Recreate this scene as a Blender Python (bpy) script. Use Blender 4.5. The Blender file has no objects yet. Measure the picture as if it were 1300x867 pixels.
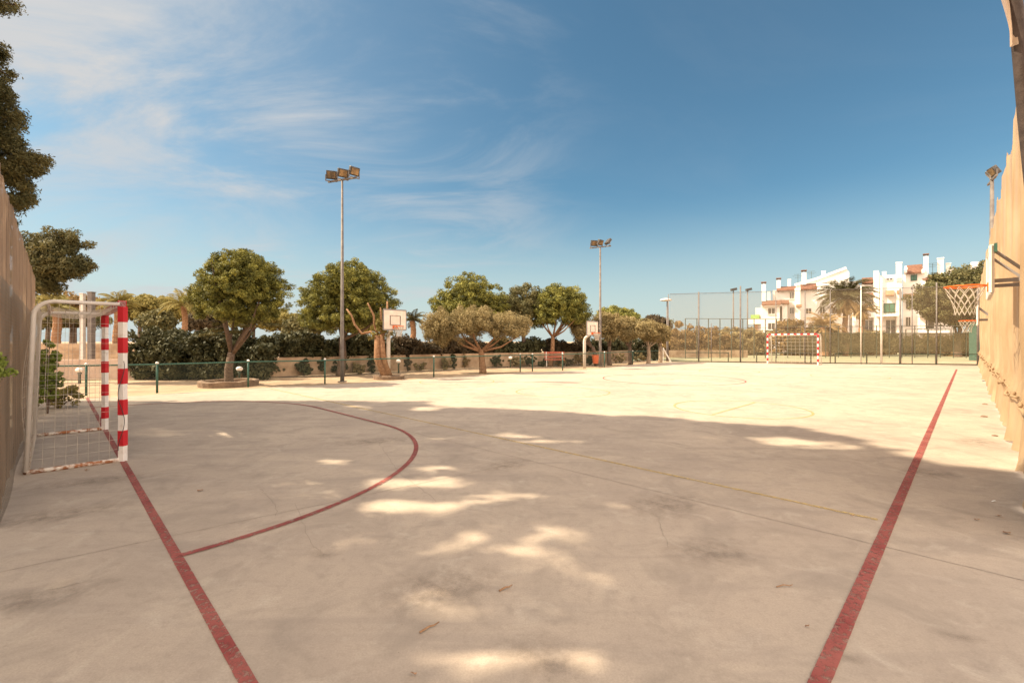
import bpy, bmesh, math, random
import numpy as np
from mathutils import Vector, Matrix
R = math.radians
SC = bpy.context.scene
COL = SC.collection
rnd = random.Random(7)
npr = np.random.default_rng(7)

# ------------------------------------------------------------------ camera
F, CX, CY, H = 580.0, 650.0, 433.0, 1.55
cam = bpy.data.cameras.new('camera'); co = bpy.data.objects.new('camera', cam); COL.objects.link(co)
cam.sensor_width = 36; cam.lens = 36*F/1300.0; cam.clip_start = 0.05; cam.clip_end = 3000
co.location = (0, 0, H); co.rotation_euler = (R(90), 0, 0); SC.camera = co

# ------------------------------------------------------------------ light
SUN_E = 44.0; COT = 1/math.tan(R(SUN_E))
sl = bpy.data.lights.new('sun', 'SUN'); so = bpy.data.objects.new('sun', sl); COL.objects.link(so)
sl.energy = 5.0; sl.angle = R(0.6); sl.color = (1.0, 0.84, 0.61)
so.rotation_euler = Vector((-math.cos(R(SUN_E)), 0, math.sin(R(SUN_E)))).to_track_quat('Z', 'Y').to_euler()

w = bpy.data.worlds.new('World'); SC.world = w; w.use_nodes = True
nt = w.node_tree; nt.nodes.clear(); N = nt.nodes; L = nt.links
def wn(t, **k):
    n = N.new(t)
    for a, b in k.items(): setattr(n, a, b)
    return n
out = wn('ShaderNodeOutputWorld'); bg = wn('ShaderNodeBackground'); L.new(bg.outputs[0], out.inputs[0])
sky = wn('ShaderNodeTexSky', sky_type='NISHITA', sun_disc=False, sun_elevation=R(SUN_E), sun_rotation=R(-90),
         altitude=0, air_density=1.0, dust_density=1.2, ozone_density=2.2)
bg.inputs[1].default_value = 0.10
tc = wn('ShaderNodeTexCoord'); sep = wn('ShaderNodeSeparateXYZ'); L.new(tc.outputs['Generated'], sep.inputs[0])
def wm(op, a, b=None, clamp=False):
    n = wn('ShaderNodeMath', operation=op, use_clamp=clamp)
    for i, x in enumerate((a, b)):
        if x is None: continue
        if isinstance(x, (int, float)): n.inputs[i].default_value = x
        else: L.new(x, n.inputs[i])
    return n.outputs[0]
def wmap(v, a, b, c, d):
    n = wn('ShaderNodeMapRange', interpolation_type='SMOOTHSTEP'); L.new(v, n.inputs[0])
    for i, x in enumerate((a, b, c, d)): n.inputs[i+1].default_value = x
    return n.outputs[0]
X_, Y_, Z_ = sep.outputs
zz = wm('ADD', wm('MAXIMUM', Z_, 0.0), 0.22)
cmb = wn('ShaderNodeCombineXYZ'); L.new(wm('DIVIDE', X_, zz), cmb.inputs[0]); L.new(wm('DIVIDE', Y_, zz), cmb.inputs[1])
mp = wn('ShaderNodeMapping'); L.new(cmb.outputs[0], mp.inputs[0]); mp.inputs['Rotation'].default_value = (0, 0, R(28)); mp.inputs['Scale'].default_value = (0.75, 1.25, 1)
ns = wn('ShaderNodeTexNoise'); L.new(mp.outputs[0], ns.inputs['Vector']); ns.inputs['Scale'].default_value = 1.5; ns.inputs['Detail'].default_value = 9; ns.inputs['Roughness'].default_value = 0.62; ns.inputs['Distortion'].default_value = 0.7
ns2 = wn('ShaderNodeTexNoise'); L.new(cmb.outputs[0], ns2.inputs['Vector']); ns2.inputs['Scale'].default_value = 0.8; ns2.inputs['Detail'].default_value = 3
wisp = wm('MULTIPLY', wmap(ns.outputs[0], 0.42, 0.72, 0, 1), wmap(ns2.outputs[0], 0.3, 0.55, 0, 1))
leftm = wmap(X_, -0.25, 0.22, 1.0, 0.05)
veil = wmap(X_, -0.80, 0.16, 0.46, 0.0)
cl = wm('ADD', wm('MULTIPLY', wm('MULTIPLY', wisp, leftm), 0.75), wm('MULTIPLY', veil, wmap(ns.outputs[0], 0.3, 0.7, 0.35, 1.1)), clamp=True)
back = wmap(Y_, 0.35, -0.35, 0.0, 1.0)      # added warm glow in the unseen sky behind the camera, lifts the shade
back_fill = wm('MULTIPLY', back, wmap(ns.outputs[0], 0.25, 0.6, 0.55, 1.0))
hz = wmap(Z_, 0.0, 0.30, 0.85, 0.0)          # pale horizon air
def wmix(f, a, b):
    n = wn('ShaderNodeMix', data_type='RGBA'); 
    if isinstance(f, float): n.inputs[0].default_value = f
    else: L.new(f, n.inputs[0])
    for i, x in ((6, a), (7, b)):
        if isinstance(x, tuple): n.inputs[i].default_value = x
        else: L.new(x, n.inputs[i])
    return n.outputs[2]
CLOUD = (3.2, 3.25, 3.3, 1); BACK_FILL = (18.4, 15.4, 12.9, 1)
hs = wn('ShaderNodeHueSaturation'); L.new(sky.outputs[0], hs.inputs['Color']); hs.inputs['Saturation'].default_value = 0.95; hs.inputs['Value'].default_value = 1.0
tint = wn('ShaderNodeMix', data_type='RGBA', blend_type='MULTIPLY'); tint.inputs[0].default_value = 1; L.new(hs.outputs[0], tint.inputs[6]); tint.inputs[7].default_value = (.42, .63, .62, 1)
c1 = wmix(hz, tint.outputs[2], (3.3, 3.75, 3.6, 1))
c2 = wmix(cl, c1, CLOUD)
c3 = wmix(back_fill, c2, BACK_FILL)
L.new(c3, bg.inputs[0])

SC.view_settings.view_transform = 'Standard'; SC.view_settings.look = 'None'; SC.view_settings.gamma = 1
SC.view_settings.exposure = 1.02
SC.cycles.max_bounces = 6; SC.cycles.transparent_max_bounces = 16; SC.cycles.diffuse_bounces = 3
SC.cycles.use_denoising = True

# ------------------------------------------------------------------ geometry helpers
def G(u, v, z=0.0):
    """point on the level z met by the photograph's pixel u, v (used to measure the place)"""
    Y = F*(H-z)/(v-CY); return Vector(((u-CX)/F*Y, Y, z))
def at(u, v, Y): return Vector(((u-CX)/F*Y, Y, H+(CY-v)*Y/F))
S2 = math.sqrt(.5)
def ST(s, t, z=0.0): return Vector(((s-t)*S2, (s+t)*S2, z))   # court axes: s along the court, t across it
def link(o, parent=None):
    COL.objects.link(o)
    if parent is not None: o.parent = parent
    return o
def meta(o, label=None, cat=None, group=None, kind=None):
    if label: o['label'] = label
    if cat: o['category'] = cat
    if group: o['group'] = group
    if kind: o['kind'] = kind
    return o
def empty(name, loc, label, cat, group=None):
    o = bpy.data.objects.new(name, None); o.location = loc; o.empty_display_size = .1; COL.objects.link(o)
    return meta(o, label, cat, group)

class MB:
    def __init__(s): s.v = []; s.f = []
    def add(s, vs, fs):
        n = len(s.v); s.v += [tuple(x) for x in vs]; s.f += [tuple(i+n for i in f) for f in fs]; return s
    def box(s, c, d, rz=0, M=None):
        vs = []
        for x in (-.5, .5):
            for y in (-.5, .5):
                for z in (-.5, .5): vs.append(Vector((x*d[0], y*d[1], z*d[2])))
        m = M if M is not None else Matrix.Rotation(rz, 3, 'Z')
        return s.add([m @ p + Vector(c) for p in vs], [(0,1,3,2),(4,6,7,5),(0,4,5,1),(2,3,7,6),(0,2,6,4),(1,5,7,3)])
    def bar(s, a, b, wd, ht=None):
        a = Vector(a); b = Vector(b); d = b-a; ht = ht or wd
        z = d.normalized(); up = Vector((0,0,1)) if abs(z.z) < .95 else Vector((0,1,0))
        x = z.cross(up).normalized(); y = x.cross(z)
        vs = []
        for p in (a, b):
            for i, j in ((-1,-1),(1,-1),(1,1),(-1,1)): vs.append(p + x*i*wd/2 + y*j*ht/2)
        return s.add(vs, [(0,3,2,1),(4,5,6,7),(0,1,5,4),(1,2,6,5),(2,3,7,6),(3,0,4,7)])
    def tube(s, pts, r, n=8, cap=True):
        pts = [Vector(p) for p in pts]; k = len(pts)
        rs = r if isinstance(r, (list, tuple)) else [r]*k
        vs = []; ref = None
        for i, p in enumerate(pts):
            d = (pts[min(i+1, k-1)] - pts[max(i-1, 0)]).normalized()
            if ref is None: ref = d.orthogonal().normalized()
            ref = (ref - d*ref.dot(d))
            ref = ref.normalized() if ref.length > 1e-4 else d.orthogonal().normalized()
            bi = d.cross(ref)
            for q in range(n):
                a = 2*math.pi*q/n; vs.append(p + (ref*math.cos(a) + bi*math.sin(a))*rs[i])
        fs = []
        for i in range(k-1):
            for q in range(n):
                a = i*n+q; b = i*n+(q+1) % n; fs.append((a, b, b+n, a+n))
        if cap: fs.append(tuple(range(n-1, -1, -1))); fs.append(tuple((k-1)*n+q for q in range(n)))
        return s.add(vs, fs)
    def sheet(s, pts): return s.add(pts, [tuple(range(len(pts)))])
    def build(s, name, m, parent=None, origin=None, smooth=False, bevel=0):
        me = bpy.data.meshes.new(name)
        o0 = Vector(origin) if origin is not None else Vector((0,0,0))
        me.from_pydata([tuple(Vector(p)-o0) for p in s.v], [], s.f); me.update()
        me.materials.append(m)
        if smooth:
            for p in me.polygons: p.use_smooth = True
        o = bpy.data.objects.new(name, me)
        if parent is None: o.location = o0
        link(o, parent)
        if bevel:
            b = o.modifiers.new('bevel', 'BEVEL'); b.width = bevel; b.segments = 2; b.limit_method = 'ANGLE'
        return o

def np_mesh(name, V, m, parent=None, k=4):
    """V: (n, k, 3) array of loose leaf faces"""
    n = V.shape[0]; me = bpy.data.meshes.new(name)
    me.vertices.add(n*k); me.vertices.foreach_set('co', V.reshape(-1).astype(np.float32))
    me.loops.add(n*k); me.loops.foreach_set('vertex_index', np.arange(n*k, dtype=np.int32))
    me.polygons.add(n); me.polygons.foreach_set('loop_start', np.arange(0, n*k, k, dtype=np.int32))
    me.polygons.foreach_set('loop_total', np.full(n, k, dtype=np.int32))
    me.update(calc_edges=True); me.materials.append(m)
    o = bpy.data.objects.new(name, me); return link(o, parent)

def unit(a): return a/np.maximum(np.linalg.norm(a, axis=-1, keepdims=True), 1e-9)
def leaves(P, Nrm, ln, wd, jit=0.7):
    """lozenge leaves at points P facing roughly Nrm"""
    n = len(P); nn = unit(Nrm + npr.normal(size=(n, 3))*jit)
    a = unit(np.cross(nn, npr.normal(size=(n, 3)))); b = np.cross(nn, a)
    sc = npr.uniform(.6, 1.35, (n, 1)); l = a*ln*sc; q = b*wd*sc
    return np.stack([P-l, P-q+l*.15, P+l, P+q+l*.15], axis=1)
def puff_leaves(C, rad, per, ln, wd, shell=.55, flat=.8, jit=.6):
    """C (m,3) puff centres, rad (m,) radii -> leaf quads on each puff"""
    m = len(C); d = unit(npr.normal(size=(m, per, 3))); rr = npr.uniform(shell, 1.05, (m, per, 1))
    off = d*rr*np.asarray(rad).reshape(-1, 1, 1); off[..., 2] *= flat
    P = (C[:, None, :] + off).reshape(-1, 3)
    return leaves(P, d.reshape(-1, 3), ln, wd, jit)
def ell_points(n, c, r, lo=.55, cut=-.75):
    """points in the outer part of an ellipsoid, none below the cut"""
    out = []
    while len(out) < n:
        d = Vector((rnd.gauss(0,1), rnd.gauss(0,1), rnd.gauss(0,1))).normalized()
        if d.z < cut: continue
        k = rnd.uniform(lo, 1.0)
        out.append((c[0]+d.x*r[0]*k, c[1]+d.y*r[1]*k, c[2]+d.z*r[2]*k))
    return np.array(out)

# ------------------------------------------------------------------ materials
def mat(name, col, rough=.8, col2=None, scale=6, detail=5, bump=0.0, bscale=60, metal=0, trans=0.0, alpha=None, spec=.3, island=0.0, lo=.35, hi=.65):
    m = bpy.data.materials.new(name); m.use_nodes = True; t = m.node_tree; n = t.nodes; l = t.links
    p = n['Principled BSDF']; p.inputs['Roughness'].default_value = rough; p.inputs['Metallic'].default_value = metal
    p.inputs['Specular IOR Level'].default_value = spec
    p.inputs['Base Color'].default_value = (*col, 1)
    src = None
    tc = n.new('ShaderNodeTexCoord')
    if col2 is not None:
        ns = n.new('ShaderNodeTexNoise'); l.new(tc.outputs['Object'], ns.inputs['Vector']); ns.inputs['Scale'].default_value = scale; ns.inputs['Detail'].default_value = detail
        mr = n.new('ShaderNodeMapRange'); l.new(ns.outputs[0], mr.inputs[0]); mr.inputs[1].default_value = lo; mr.inputs[2].default_value = hi
        fac = mr.outputs[0]
        if island:
            gi = n.new('ShaderNodeNewGeometry'); mx = n.new('ShaderNodeMix'); mx.data_type = 'FLOAT'
            mx.inputs[0].default_value = island; l.new(fac, mx.inputs[2]); l.new(gi.outputs['Random Per Island'], mx.inputs[3]); fac = mx.outputs[0]
        mc = n.new('ShaderNodeMix'); mc.data_type = 'RGBA'; l.new(fac, mc.inputs[0])
        mc.inputs[6].default_value = (*col, 1); mc.inputs[7].default_value = (*col2, 1)
        src = mc.outputs[2]; l.new(src, p.inputs['Base Color'])
    if bump:
        nb = n.new('ShaderNodeTexNoise'); l.new(tc.outputs['Object'], nb.inputs['Vector']); nb.inputs['Scale'].default_value = bscale; nb.inputs['Detail'].default_value = 4
        bp = n.new('ShaderNodeBump'); bp.inputs['Strength'].default_value = bump; bp.inputs['Distance'].default_value = .02
        l.new(nb.outputs[0], bp.inputs['Height']); l.new(bp.outputs[0], p.inputs['Normal'])
    sh = p.outputs[0]; o = n['Material Output']
    if trans:
        tr = n.new('ShaderNodeBsdfTranslucent'); tr.inputs[0].default_value = (*col, 1)
        if src is not None: l.new(src, tr.inputs[0])
        ms = n.new('ShaderNodeMixShader'); ms.inputs[0].default_value = trans; l.new(sh, ms.inputs[1]); l.new(tr.outputs[0], ms.inputs[2]); sh = ms.outputs[0]
    if alpha is not None:
        ta = n.new('ShaderNodeBsdfTransparent'); ms = n.new('ShaderNodeMixShader')
        ms.inputs[0].default_value = alpha if isinstance(alpha, float) else .5
        l.new(ta.outputs[0], ms.inputs[1]); l.new(sh, ms.inputs[2]); sh = ms.outputs[0]
        m['mixer'] = ms.name
    l.new(sh, o.inputs[0])
    return m

def wire_alpha(m, cell, width, dens=1.0):
    """diamond wire pattern in the sheet's own UVs (metres) drives the transparency"""
    t = m.node_tree; n = t.nodes; l = t.links; ms = n[m['mixer']]
    uv = n.new('ShaderNodeUVMap'); sp = n.new('ShaderNodeSeparateXYZ'); l.new(uv.outputs[0], sp.inputs[0])
    def mth(op, a, b):
        q = n.new('ShaderNodeMath'); q.operation = op
        for i, x in enumerate((a, b)):
            if isinstance(x, (int, float)): q.inputs[i].default_value = x
            else: l.new(x, q.inputs[i])
        return q.outputs[0]
    fs = []
    for op in ('ADD', 'SUBTRACT'):
        a = mth('DIVIDE', mth(op, sp.outputs[0], sp.outputs[1]), cell)
        fr = mth('ABSOLUTE', mth('SUBTRACT', mth('FRACT', a, 0), .5), 0)
        fs.append(mth('LESS_THAN', fr, width/cell/2))
    l.new(mth('MULTIPLY', mth('MAXIMUM', fs[0], fs[1]), dens), ms.inputs[0])

def concrete():
    m = bpy.data.materials.new('court_concrete'); m.use_nodes = True; t = m.node_tree; n = t.nodes; l = t.links
    p = n['Principled BSDF']; p.inputs['Roughness'].default_value = .85; p.inputs['Specular IOR Level'].default_value = .25
    tc = n.new('ShaderNodeTexCoord')
    def noise(sc, de=5, ro=.55, di=0, stretch=None):
        q = n.new('ShaderNodeTexNoise'); q.inputs['Scale'].default_value = sc; q.inputs['Detail'].default_value = de; q.inputs['Roughness'].default_value = ro; q.inputs['Distortion'].default_value = di
        if stretch:
            mp = n.new('ShaderNodeMapping'); l.new(tc.outputs['Object'], mp.inputs[0]); mp.inputs['Scale'].default_value = stretch[:3]; mp.inputs['Rotation'].default_value = (0,0,stretch[3]); l.new(mp.outputs[0], q.inputs[0])
        else: l.new(tc.outputs['Object'], q.inputs[0])
        return q.outputs[0]
    def rng(v, a, b, c, d):
        q = n.new('ShaderNodeMapRange'); l.new(v, q.inputs[0])
        for i, x in enumerate((a,b,c,d)): q.inputs[i+1].default_value = x
        return q.outputs[0]
    def mix(f, a, b, mode='MIX'):
        q = n.new('ShaderNodeMix'); q.data_type = 'RGBA'; q.blend_type = mode
        if isinstance(f, float): q.inputs[0].default_value = f
        else: l.new(f, q.inputs[0])
        for i, x in ((6,a),(7,b)):
            if isinstance(x, tuple): q.inputs[i].default_value = x
            else: l.new(x, q.inputs[i])
        return q.outputs[2]
    c = mix(rng(noise(.45, 7, .62, .6), .36, .64, 0, 1), (.40,.325,.258,1), (.52,.425,.328,1))
    c = mix(rng(noise(1.6, 7, .65, 1.2), .48, .72, 0, .65), c, (.27,.225,.18,1))            # worn darker patches
    c = mix(rng(noise(.55, 4, .6, .6, (1, 5, 1, R(20))), .52, .70, 0, .5), c, (.29,.24,.20,1))   # long trowel and drag marks
    c = mix(rng(noise(3.1, 6, .6, .8), .55, .70, 0, .5), c, (.56,.475,.38,1))            # pale scuffs
    c = mix(rng(noise(90, 3, .7), .3, .7, 0, .4), c, (.24,.20,.16,1))
    c = mix(rng(noise(14, 6, .75), .5, .75, 0, .4), c, (.24,.195,.155,1))                    # grain
    vo = n.new('ShaderNodeTexVoronoi'); vo.inputs['Scale'].default_value = 9; l.new(tc.outputs['Object'], vo.inputs[0])
    c = mix(rng(vo.outputs['Distance'], .02, .035, .6, 0), c, (.18,.13,.09,1))           # specks of dirt
    l.new(c, p.inputs['Base Color'])
    bp = n.new('ShaderNodeBump'); bp.inputs['Strength'].default_value = .35; bp.inputs['Distance'].default_value = .006
    l.new(noise(70, 6, .7), bp.inputs['Height']); l.new(bp.outputs[0], p.inputs['Normal'])
    return m

def paint(name, col, col2, wear):
    m = mat(name, col, .75, col2, scale=2.5, detail=6, bump=.2, bscale=80, alpha=.9)
    t = m.node_tree; n = t.nodes; l = t.links; ms = n[m['mixer']]
    tc = n.new('ShaderNodeTexCoord'); q = n.new('ShaderNodeTexNoise'); q.inputs['Scale'].default_value = 26; q.inputs['Detail'].default_value = 6; q.inputs['Roughness'].default_value = .7
    l.new(tc.outputs['Object'], q.inputs[0])
    mr = n.new('ShaderNodeMapRange'); l.new(q.outputs[0], mr.inputs[0]); mr.inputs[1].default_value = wear-.12; mr.inputs[2].default_value = wear+.02
    mr.inputs[3].default_value = .30; mr.inputs[4].default_value = .95; l.new(mr.outputs[0], ms.inputs[0])
    return m

M = dict(
 concrete=concrete(),
 sand=mat('dry_sandy_earth', (.34,.235,.15), .95, (.46,.34,.22), scale=1.3, detail=8, bump=.5, bscale=30),
 red_paint=paint('red_line_paint', (.24,.050,.043), (.33,.10,.08), .50),
 yellow_paint=paint('yellow_line_paint', (.52,.37,.13), (.56,.42,.19), .56),
 joint=mat('joint_filler', (.20,.17,.14), .95, (.34,.28,.22), scale=20),
 white_metal=mat('white_painted_steel', (.60,.55,.49), .5, (.50,.43,.36), scale=9, detail=6, lo=.5, hi=.8),
 rusty_white=mat('rusty_white_steel', (.72,.66,.58), .7, (.30,.12,.05), scale=14, detail=7, lo=.42, hi=.58, bump=.3),
 goal_red=mat('goal_red_paint', (.50,.018,.028), .5, (.58,.05,.05), scale=10, detail=6, lo=.55, hi=.8),
 goal_white=mat('goal_white_paint', (.76,.71,.66), .5, (.60,.50,.43), scale=12, detail=6, lo=.55, hi=.8),
 rust=mat('rust', (.23,.10,.045), .9, (.12,.06,.03), scale=30, bump=.4),
 cord_white=mat('net_cord', (.46,.40,.33), .9),
 cord_black=mat('dark_cord', (.05,.05,.05), .9),
 galv=mat('galvanised_steel', (.12,.10,.09), .6, (.18,.155,.135), scale=5, metal=.1),
 lamp_body=mat('floodlight_housing', (.035,.03,.028), .5, (.10,.09,.08), scale=20),
 lamp_glass=mat('floodlight_glass', (.07,.05,.03), .25, (.30,.18,.08), scale=5, spec=.7),
 green_metal=mat('green_coated_steel', (.03,.085,.06), .5, (.045,.11,.08), scale=10),
 dark_metal=mat('dark_green_frame', (.045,.06,.04), .6, (.07,.08,.055), scale=10),
 brown_pole=mat('brown_weathered_pole', (.035,.024,.02), .7, (.07,.05,.042), scale=8, bump=.3),
 orange_metal=mat('orange_rim_paint', (.80,.11,.01), .45, (.72,.15,.02), scale=15),
 board=mat('backboard_panel', (.72,.62,.52), .6, (.62,.52,.43), scale=5),
 black_paint=mat('black_paint', (.06,.045,.04), .6),
 board_frame=mat('grey_board_frame', (.22,.20,.19), .6),
 bark=mat('pine_bark', (.085,.055,.038), .95, (.16,.11,.075), scale=18, detail=8, bump=.9, bscale=25),
 bark_pale=mat('pale_bark', (.24,.17,.115), .95, (.36,.27,.18), scale=16, detail=8, bump=.8, bscale=22),
 bark_orange=mat('orange_brown_bark', (.20,.10,.05), .95, (.32,.185,.10), scale=14, detail=8, bump=.8, bscale=25),
 pine=mat('pine_needles', (.042,.052,.013), .7, (.36,.33,.065), scale=2.6, trans=.15, island=.4, lo=.4, hi=.68),
 pine_dark=mat('dark_pine_needles', (.050,.056,.022), .7, (.20,.17,.065), scale=1.6, trans=.2, island=.4),
 olive=mat('olive_leaves', (.17,.135,.058), .7, (.40,.31,.145), scale=1.6, trans=.25, island=.5),
 hedge=mat('hedge_leaves', (.028,.032,.012), .7, (.095,.088,.034), scale=1.2, trans=.12, island=.4),
 hedge_red=mat('reddish_hedge_leaves', (.042,.034,.018), .8, (.105,.07,.034), scale=1.3, trans=.12, island=.4),
 shrub=mat('bright_shrub_leaves', (.14,.20,.03), .6, (.30,.34,.07), scale=2, trans=.35, island=.5),
 golden=mat('sunburnt_golden_foliage', (.15,.095,.035), .8, (.34,.22,.085), scale=1.2, trans=.25, island=.5),
 yellowgreen=mat('yellow_green_foliage', (.14,.12,.03), .8, (.32,.26,.08), scale=1.2, trans=.25, island=.5),
 palm=mat('palm_frond', (.05,.05,.018), .6, (.11,.09,.035), scale=3, trans=.2, island=.4),
 palm_dry=mat('dry_palm_frond', (.30,.19,.08), .8, (.42,.28,.13), scale=3, trans=.25, island=.4),
 plaster=mat('white_plaster', (.74,.70,.65), .85, (.66,.61,.56), scale=.7, bump=.1, bscale=10),
 tile=mat('terracotta_tiles', (.13,.06,.036), .85, (.21,.105,.065), scale=4, bump=.6, bscale=8),
 glass=mat('dark_window_glass', (.045,.04,.035), .12, (.08,.07,.055), scale=2, spec=.6),
 green_glass=mat('green_shuttered_glass', (.035,.10,.06), .3, (.05,.14,.09), scale=2, spec=.5),
 awning=mat('brown_awning_cloth', (.28,.16,.09), .9, (.34,.2,.12), scale=4),
 lime=mat('lime_green_awning', (.20,.34,.08), .8, (.26,.40,.12), scale=4),
 wall_tan=mat('tan_rendered_wall', (.27,.18,.11), .9, (.44,.32,.21), scale=2.2, detail=8, bump=.3, bscale=20),
 wall_pink=mat('pink_rendered_wall', (.46,.33,.25), .9, (.54,.41,.32), scale=2.2, detail=8, bump=.3, bscale=20),
 stone=mat('stone_ring', (.17,.11,.075), .9, (.26,.18,.12), scale=6, bump=.6, bscale=20),
 globe=mat('white_globe', (.85,.80,.74), .3),
 scr_left=mat('brown_windbreak_fabric', (.40,.28,.19), .9, (.50,.36,.25), scale=1.5, trans=.3, bump=.3, bscale=90, alpha=.80),
 net_tan=mat('tan_net_curtain', (.44,.295,.165), .9, (.55,.39,.235), scale=1.3, detail=6, trans=.25, bump=.5, bscale=120, alpha=.90),
 net_seen=mat('tan_net_end', (.52,.38,.27), .9, (.58,.44,.32), scale=3, trans=.4, alpha=.85),
 far_mesh=mat('fine_wire_mesh', (.30,.235,.15), .8, alpha=.22),
 low_mesh=mat('green_wire_mesh', (.09,.11,.08), .7, alpha=.14),
 scrim=mat('olive_windscreen_fabric', (.045,.042,.018), .9, (.09,.078,.035), scale=1.5, alpha=.70),
 chain=mat('chain_link_wire', (.13,.105,.07), .5, metal=.2, alpha=.5),
 red_plain=mat('faded_red_panel', (.34,.08,.05), .7, (.42,.12,.07), scale=3),
 orange_bin=mat('orange_bin_plastic', (.62,.13,.045), .5, (.70,.18,.07), scale=3),
 twig=mat('dry_twig', (.22,.12,.06), .9, (.30,.18,.10), scale=30),
 leaf_dry=mat('dry_leaf', (.22,.12,.07), .8, (.34,.21,.12), scale=30),
 white_leaf=mat('paper_scrap', (.8,.78,.74), .8),
 green_court=mat('far_court_surface', (.24,.24,.14), .9, (.30,.29,.18), scale=2),
)
def streaks(m, sc, amt):
    t = m.node_tree; n = t.nodes; l = t.links; p = n['Principled BSDF']; src = p.inputs['Base Color'].links[0].from_socket
    tc = n.new('ShaderNodeTexCoord'); mp = n.new('ShaderNodeMapping'); mp.inputs['Scale'].default_value = (1,1,.05); l.new(tc.outputs['Object'], mp.inputs[0])
    q = n.new('ShaderNodeTexNoise'); q.inputs['Scale'].default_value = sc; q.inputs['Detail'].default_value = 6; q.inputs['Roughness'].default_value = .65; l.new(mp.outputs[0], q.inputs[0])
    mr = n.new('ShaderNodeMapRange'); l.new(q.outputs[0], mr.inputs[0]); mr.inputs[1].default_value = .35; mr.inputs[2].default_value = .65; mr.inputs[3].default_value = 1-amt; mr.inputs[4].default_value = 1
    mx = n.new('ShaderNodeMix'); mx.data_type = 'RGBA'; mx.blend_type = 'MULTIPLY'; mx.inputs[0].default_value = 1; l.new(src, mx.inputs[6]); l.new(mr.outputs[0], mx.inputs[7])
    for k in list(src.links):
        if k.to_node != mx: l.new(mx.outputs[2], k.to_socket)
streaks(M['net_tan'], 2.5, .16); streaks(M['scr_left'], 12, .45)
wire_alpha(M['chain'], .075, .020)

# ------------------------------------------------------------------ ground and court
def grid_sheet(name, x0, x1, y0, y1, n, m, z=0):
    b = MB()
    b.sheet([(x0,y0,z),(x1,y0,z),(x1,y1,z),(x0,y1,z)])
    return meta(b.build(name, m), kind='structure')
grid_sheet('ground', -1500, 1500, -600, 2400, 1, M['sand'], -.05)
fence_line = [(-13.2,12.6),(-10.6,13.75),(-8.95,15.5),(-6.9,16.6),(-3.3,20.0),(.38,23.2),(2.68,24.3),(6.0,28.2),(8.6,31.8),(11.6,34.7)]
b = MB()
edge = [(x+.25, y-.35) for x, y in fence_line]
far_r = (31.5, 29.4)
poly = [ST(-1.2, -.9), ST(-1.2, 17.0)] + [Vector((x, y, 0)) for x, y in edge[1:]] + [Vector((12.2,34.4,0)), Vector((*far_r, 0)), ST(43,-1.2)]
# slab with a real edge 5 cm above the earth
n = len(poly); tops = [Vector((p.x,p.y,0)) for p in poly]; bots = [Vector((p.x,p.y,-.06)) for p in poly]
b.add(tops+bots, [tuple(range(n))][::-1] + [(i,(i+1)%n,(i+1)%n+n,i+n) for i in range(n)])
meta(b.build('court_floor', M['concrete']), kind='structure')
grid_sheet('path', -60, 12, 13, 30, 1, M['sand'], -.046)

def strip(pts, wd, z=.004):
    b = MB(); L_ = []; R_ = []
    pts = [Vector((p[0], p[1], z)) for p in pts]
    for i, p in enumerate(pts):
        d = (pts[min(i+1,len(pts)-1)]-pts[max(i-1,0)]).normalized(); nn = Vector((-d.y, d.x, 0))
        j = wd/2*(1+rnd.uniform(-.02,.02)); L_.append(p+nn*j); R_.append(p-nn*j)
    k = len(pts); b.add(L_+R_, [(i, k+i, k+i+1, i+1) for i in range(k-1)]); return b
def seg(a, c, n=60): return [a.lerp(c, i/n) for i in range(n+1)]
def marking(pts, wd, m, z=.004): meta(strip(pts, wd, z).build('court_line', M[m]), kind='structure')
S0, S1, T0, TC = .62, 35.4, .48, 9.1
marking(seg(ST(S0, -.1), ST(S0, 17.2), 400), .066, 'red_paint')
marking(seg(ST(S0+.05, T0), ST(S1, T0), 900), .078, 'red_paint', .006)
marking(seg(ST(S1, T0+.05), ST(S1, 15.5)), .08, 'red_paint')
def area(s, sg, ta, tb, r):
    pts = []
    for i in range(41): a = math.pi/2*i/40; pts.append(ST(s+sg*r*math.sin(a), ta-r*math.cos(a)))
    pts += seg(ST(s+sg*r, ta), ST(s+sg*r, tb), 10)[1:]
    for i in range(1, 41): a = math.pi/2*i/40; pts.append(ST(s+sg*r*math.cos(a), tb+r*math.sin(a)))
    return pts
marking(area(S0, 1, 7.75, 10.75, 3.72), .064, 'red_paint', .008)
def circ(s, t, r, n=72): return [ST(s+r*math.cos(2*math.pi*i/n), t+r*math.sin(2*math.pi*i/n)) for i in range(n+1)]
marking(circ(18.0, 8.7, 2.75), .05, 'red_paint')
marking(circ(11.2, 3.75, 1.42), .055, 'yellow_paint')
marking(seg(ST(9.85, 3.84), ST(12.6, 3.84), 12), .055, 'yellow_paint', .007)
marking(circ(11.05, 8.85, 1.42), .05, 'yellow_paint')
marking(circ(11.0, 14.0, 1.42), .05, 'yellow_paint')
marking(circ(24.8, 3.75, 1.42), .05, 'yellow_paint')
marking(circ(24.8, 8.85, 1.42), .05, 'yellow_paint')
marking(seg(ST(5.06, .56), ST(5.0, 16.2), 90), .05, 'yellow_paint')
def jnt(a, c, wd=.012):
    pts = seg(a, c, 80); pts = [p + Vector((rnd.uniform(-.006,.006), rnd.uniform(-.006,.006), 0)) for p in pts]
    meta(strip(pts, wd, .002).build('expansion_joint', M['joint']), kind='structure')
jnt(ST(4.45, -.5), ST(4.27, 9), .008); jnt(ST(-.35, 4.62), ST(4.35, 4.05), .007)

# grounds beyond the far fence
grid_sheet('far_court_ground', 9, 60, 37.5, 62, 1, M['green_court'], -.044)

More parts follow.
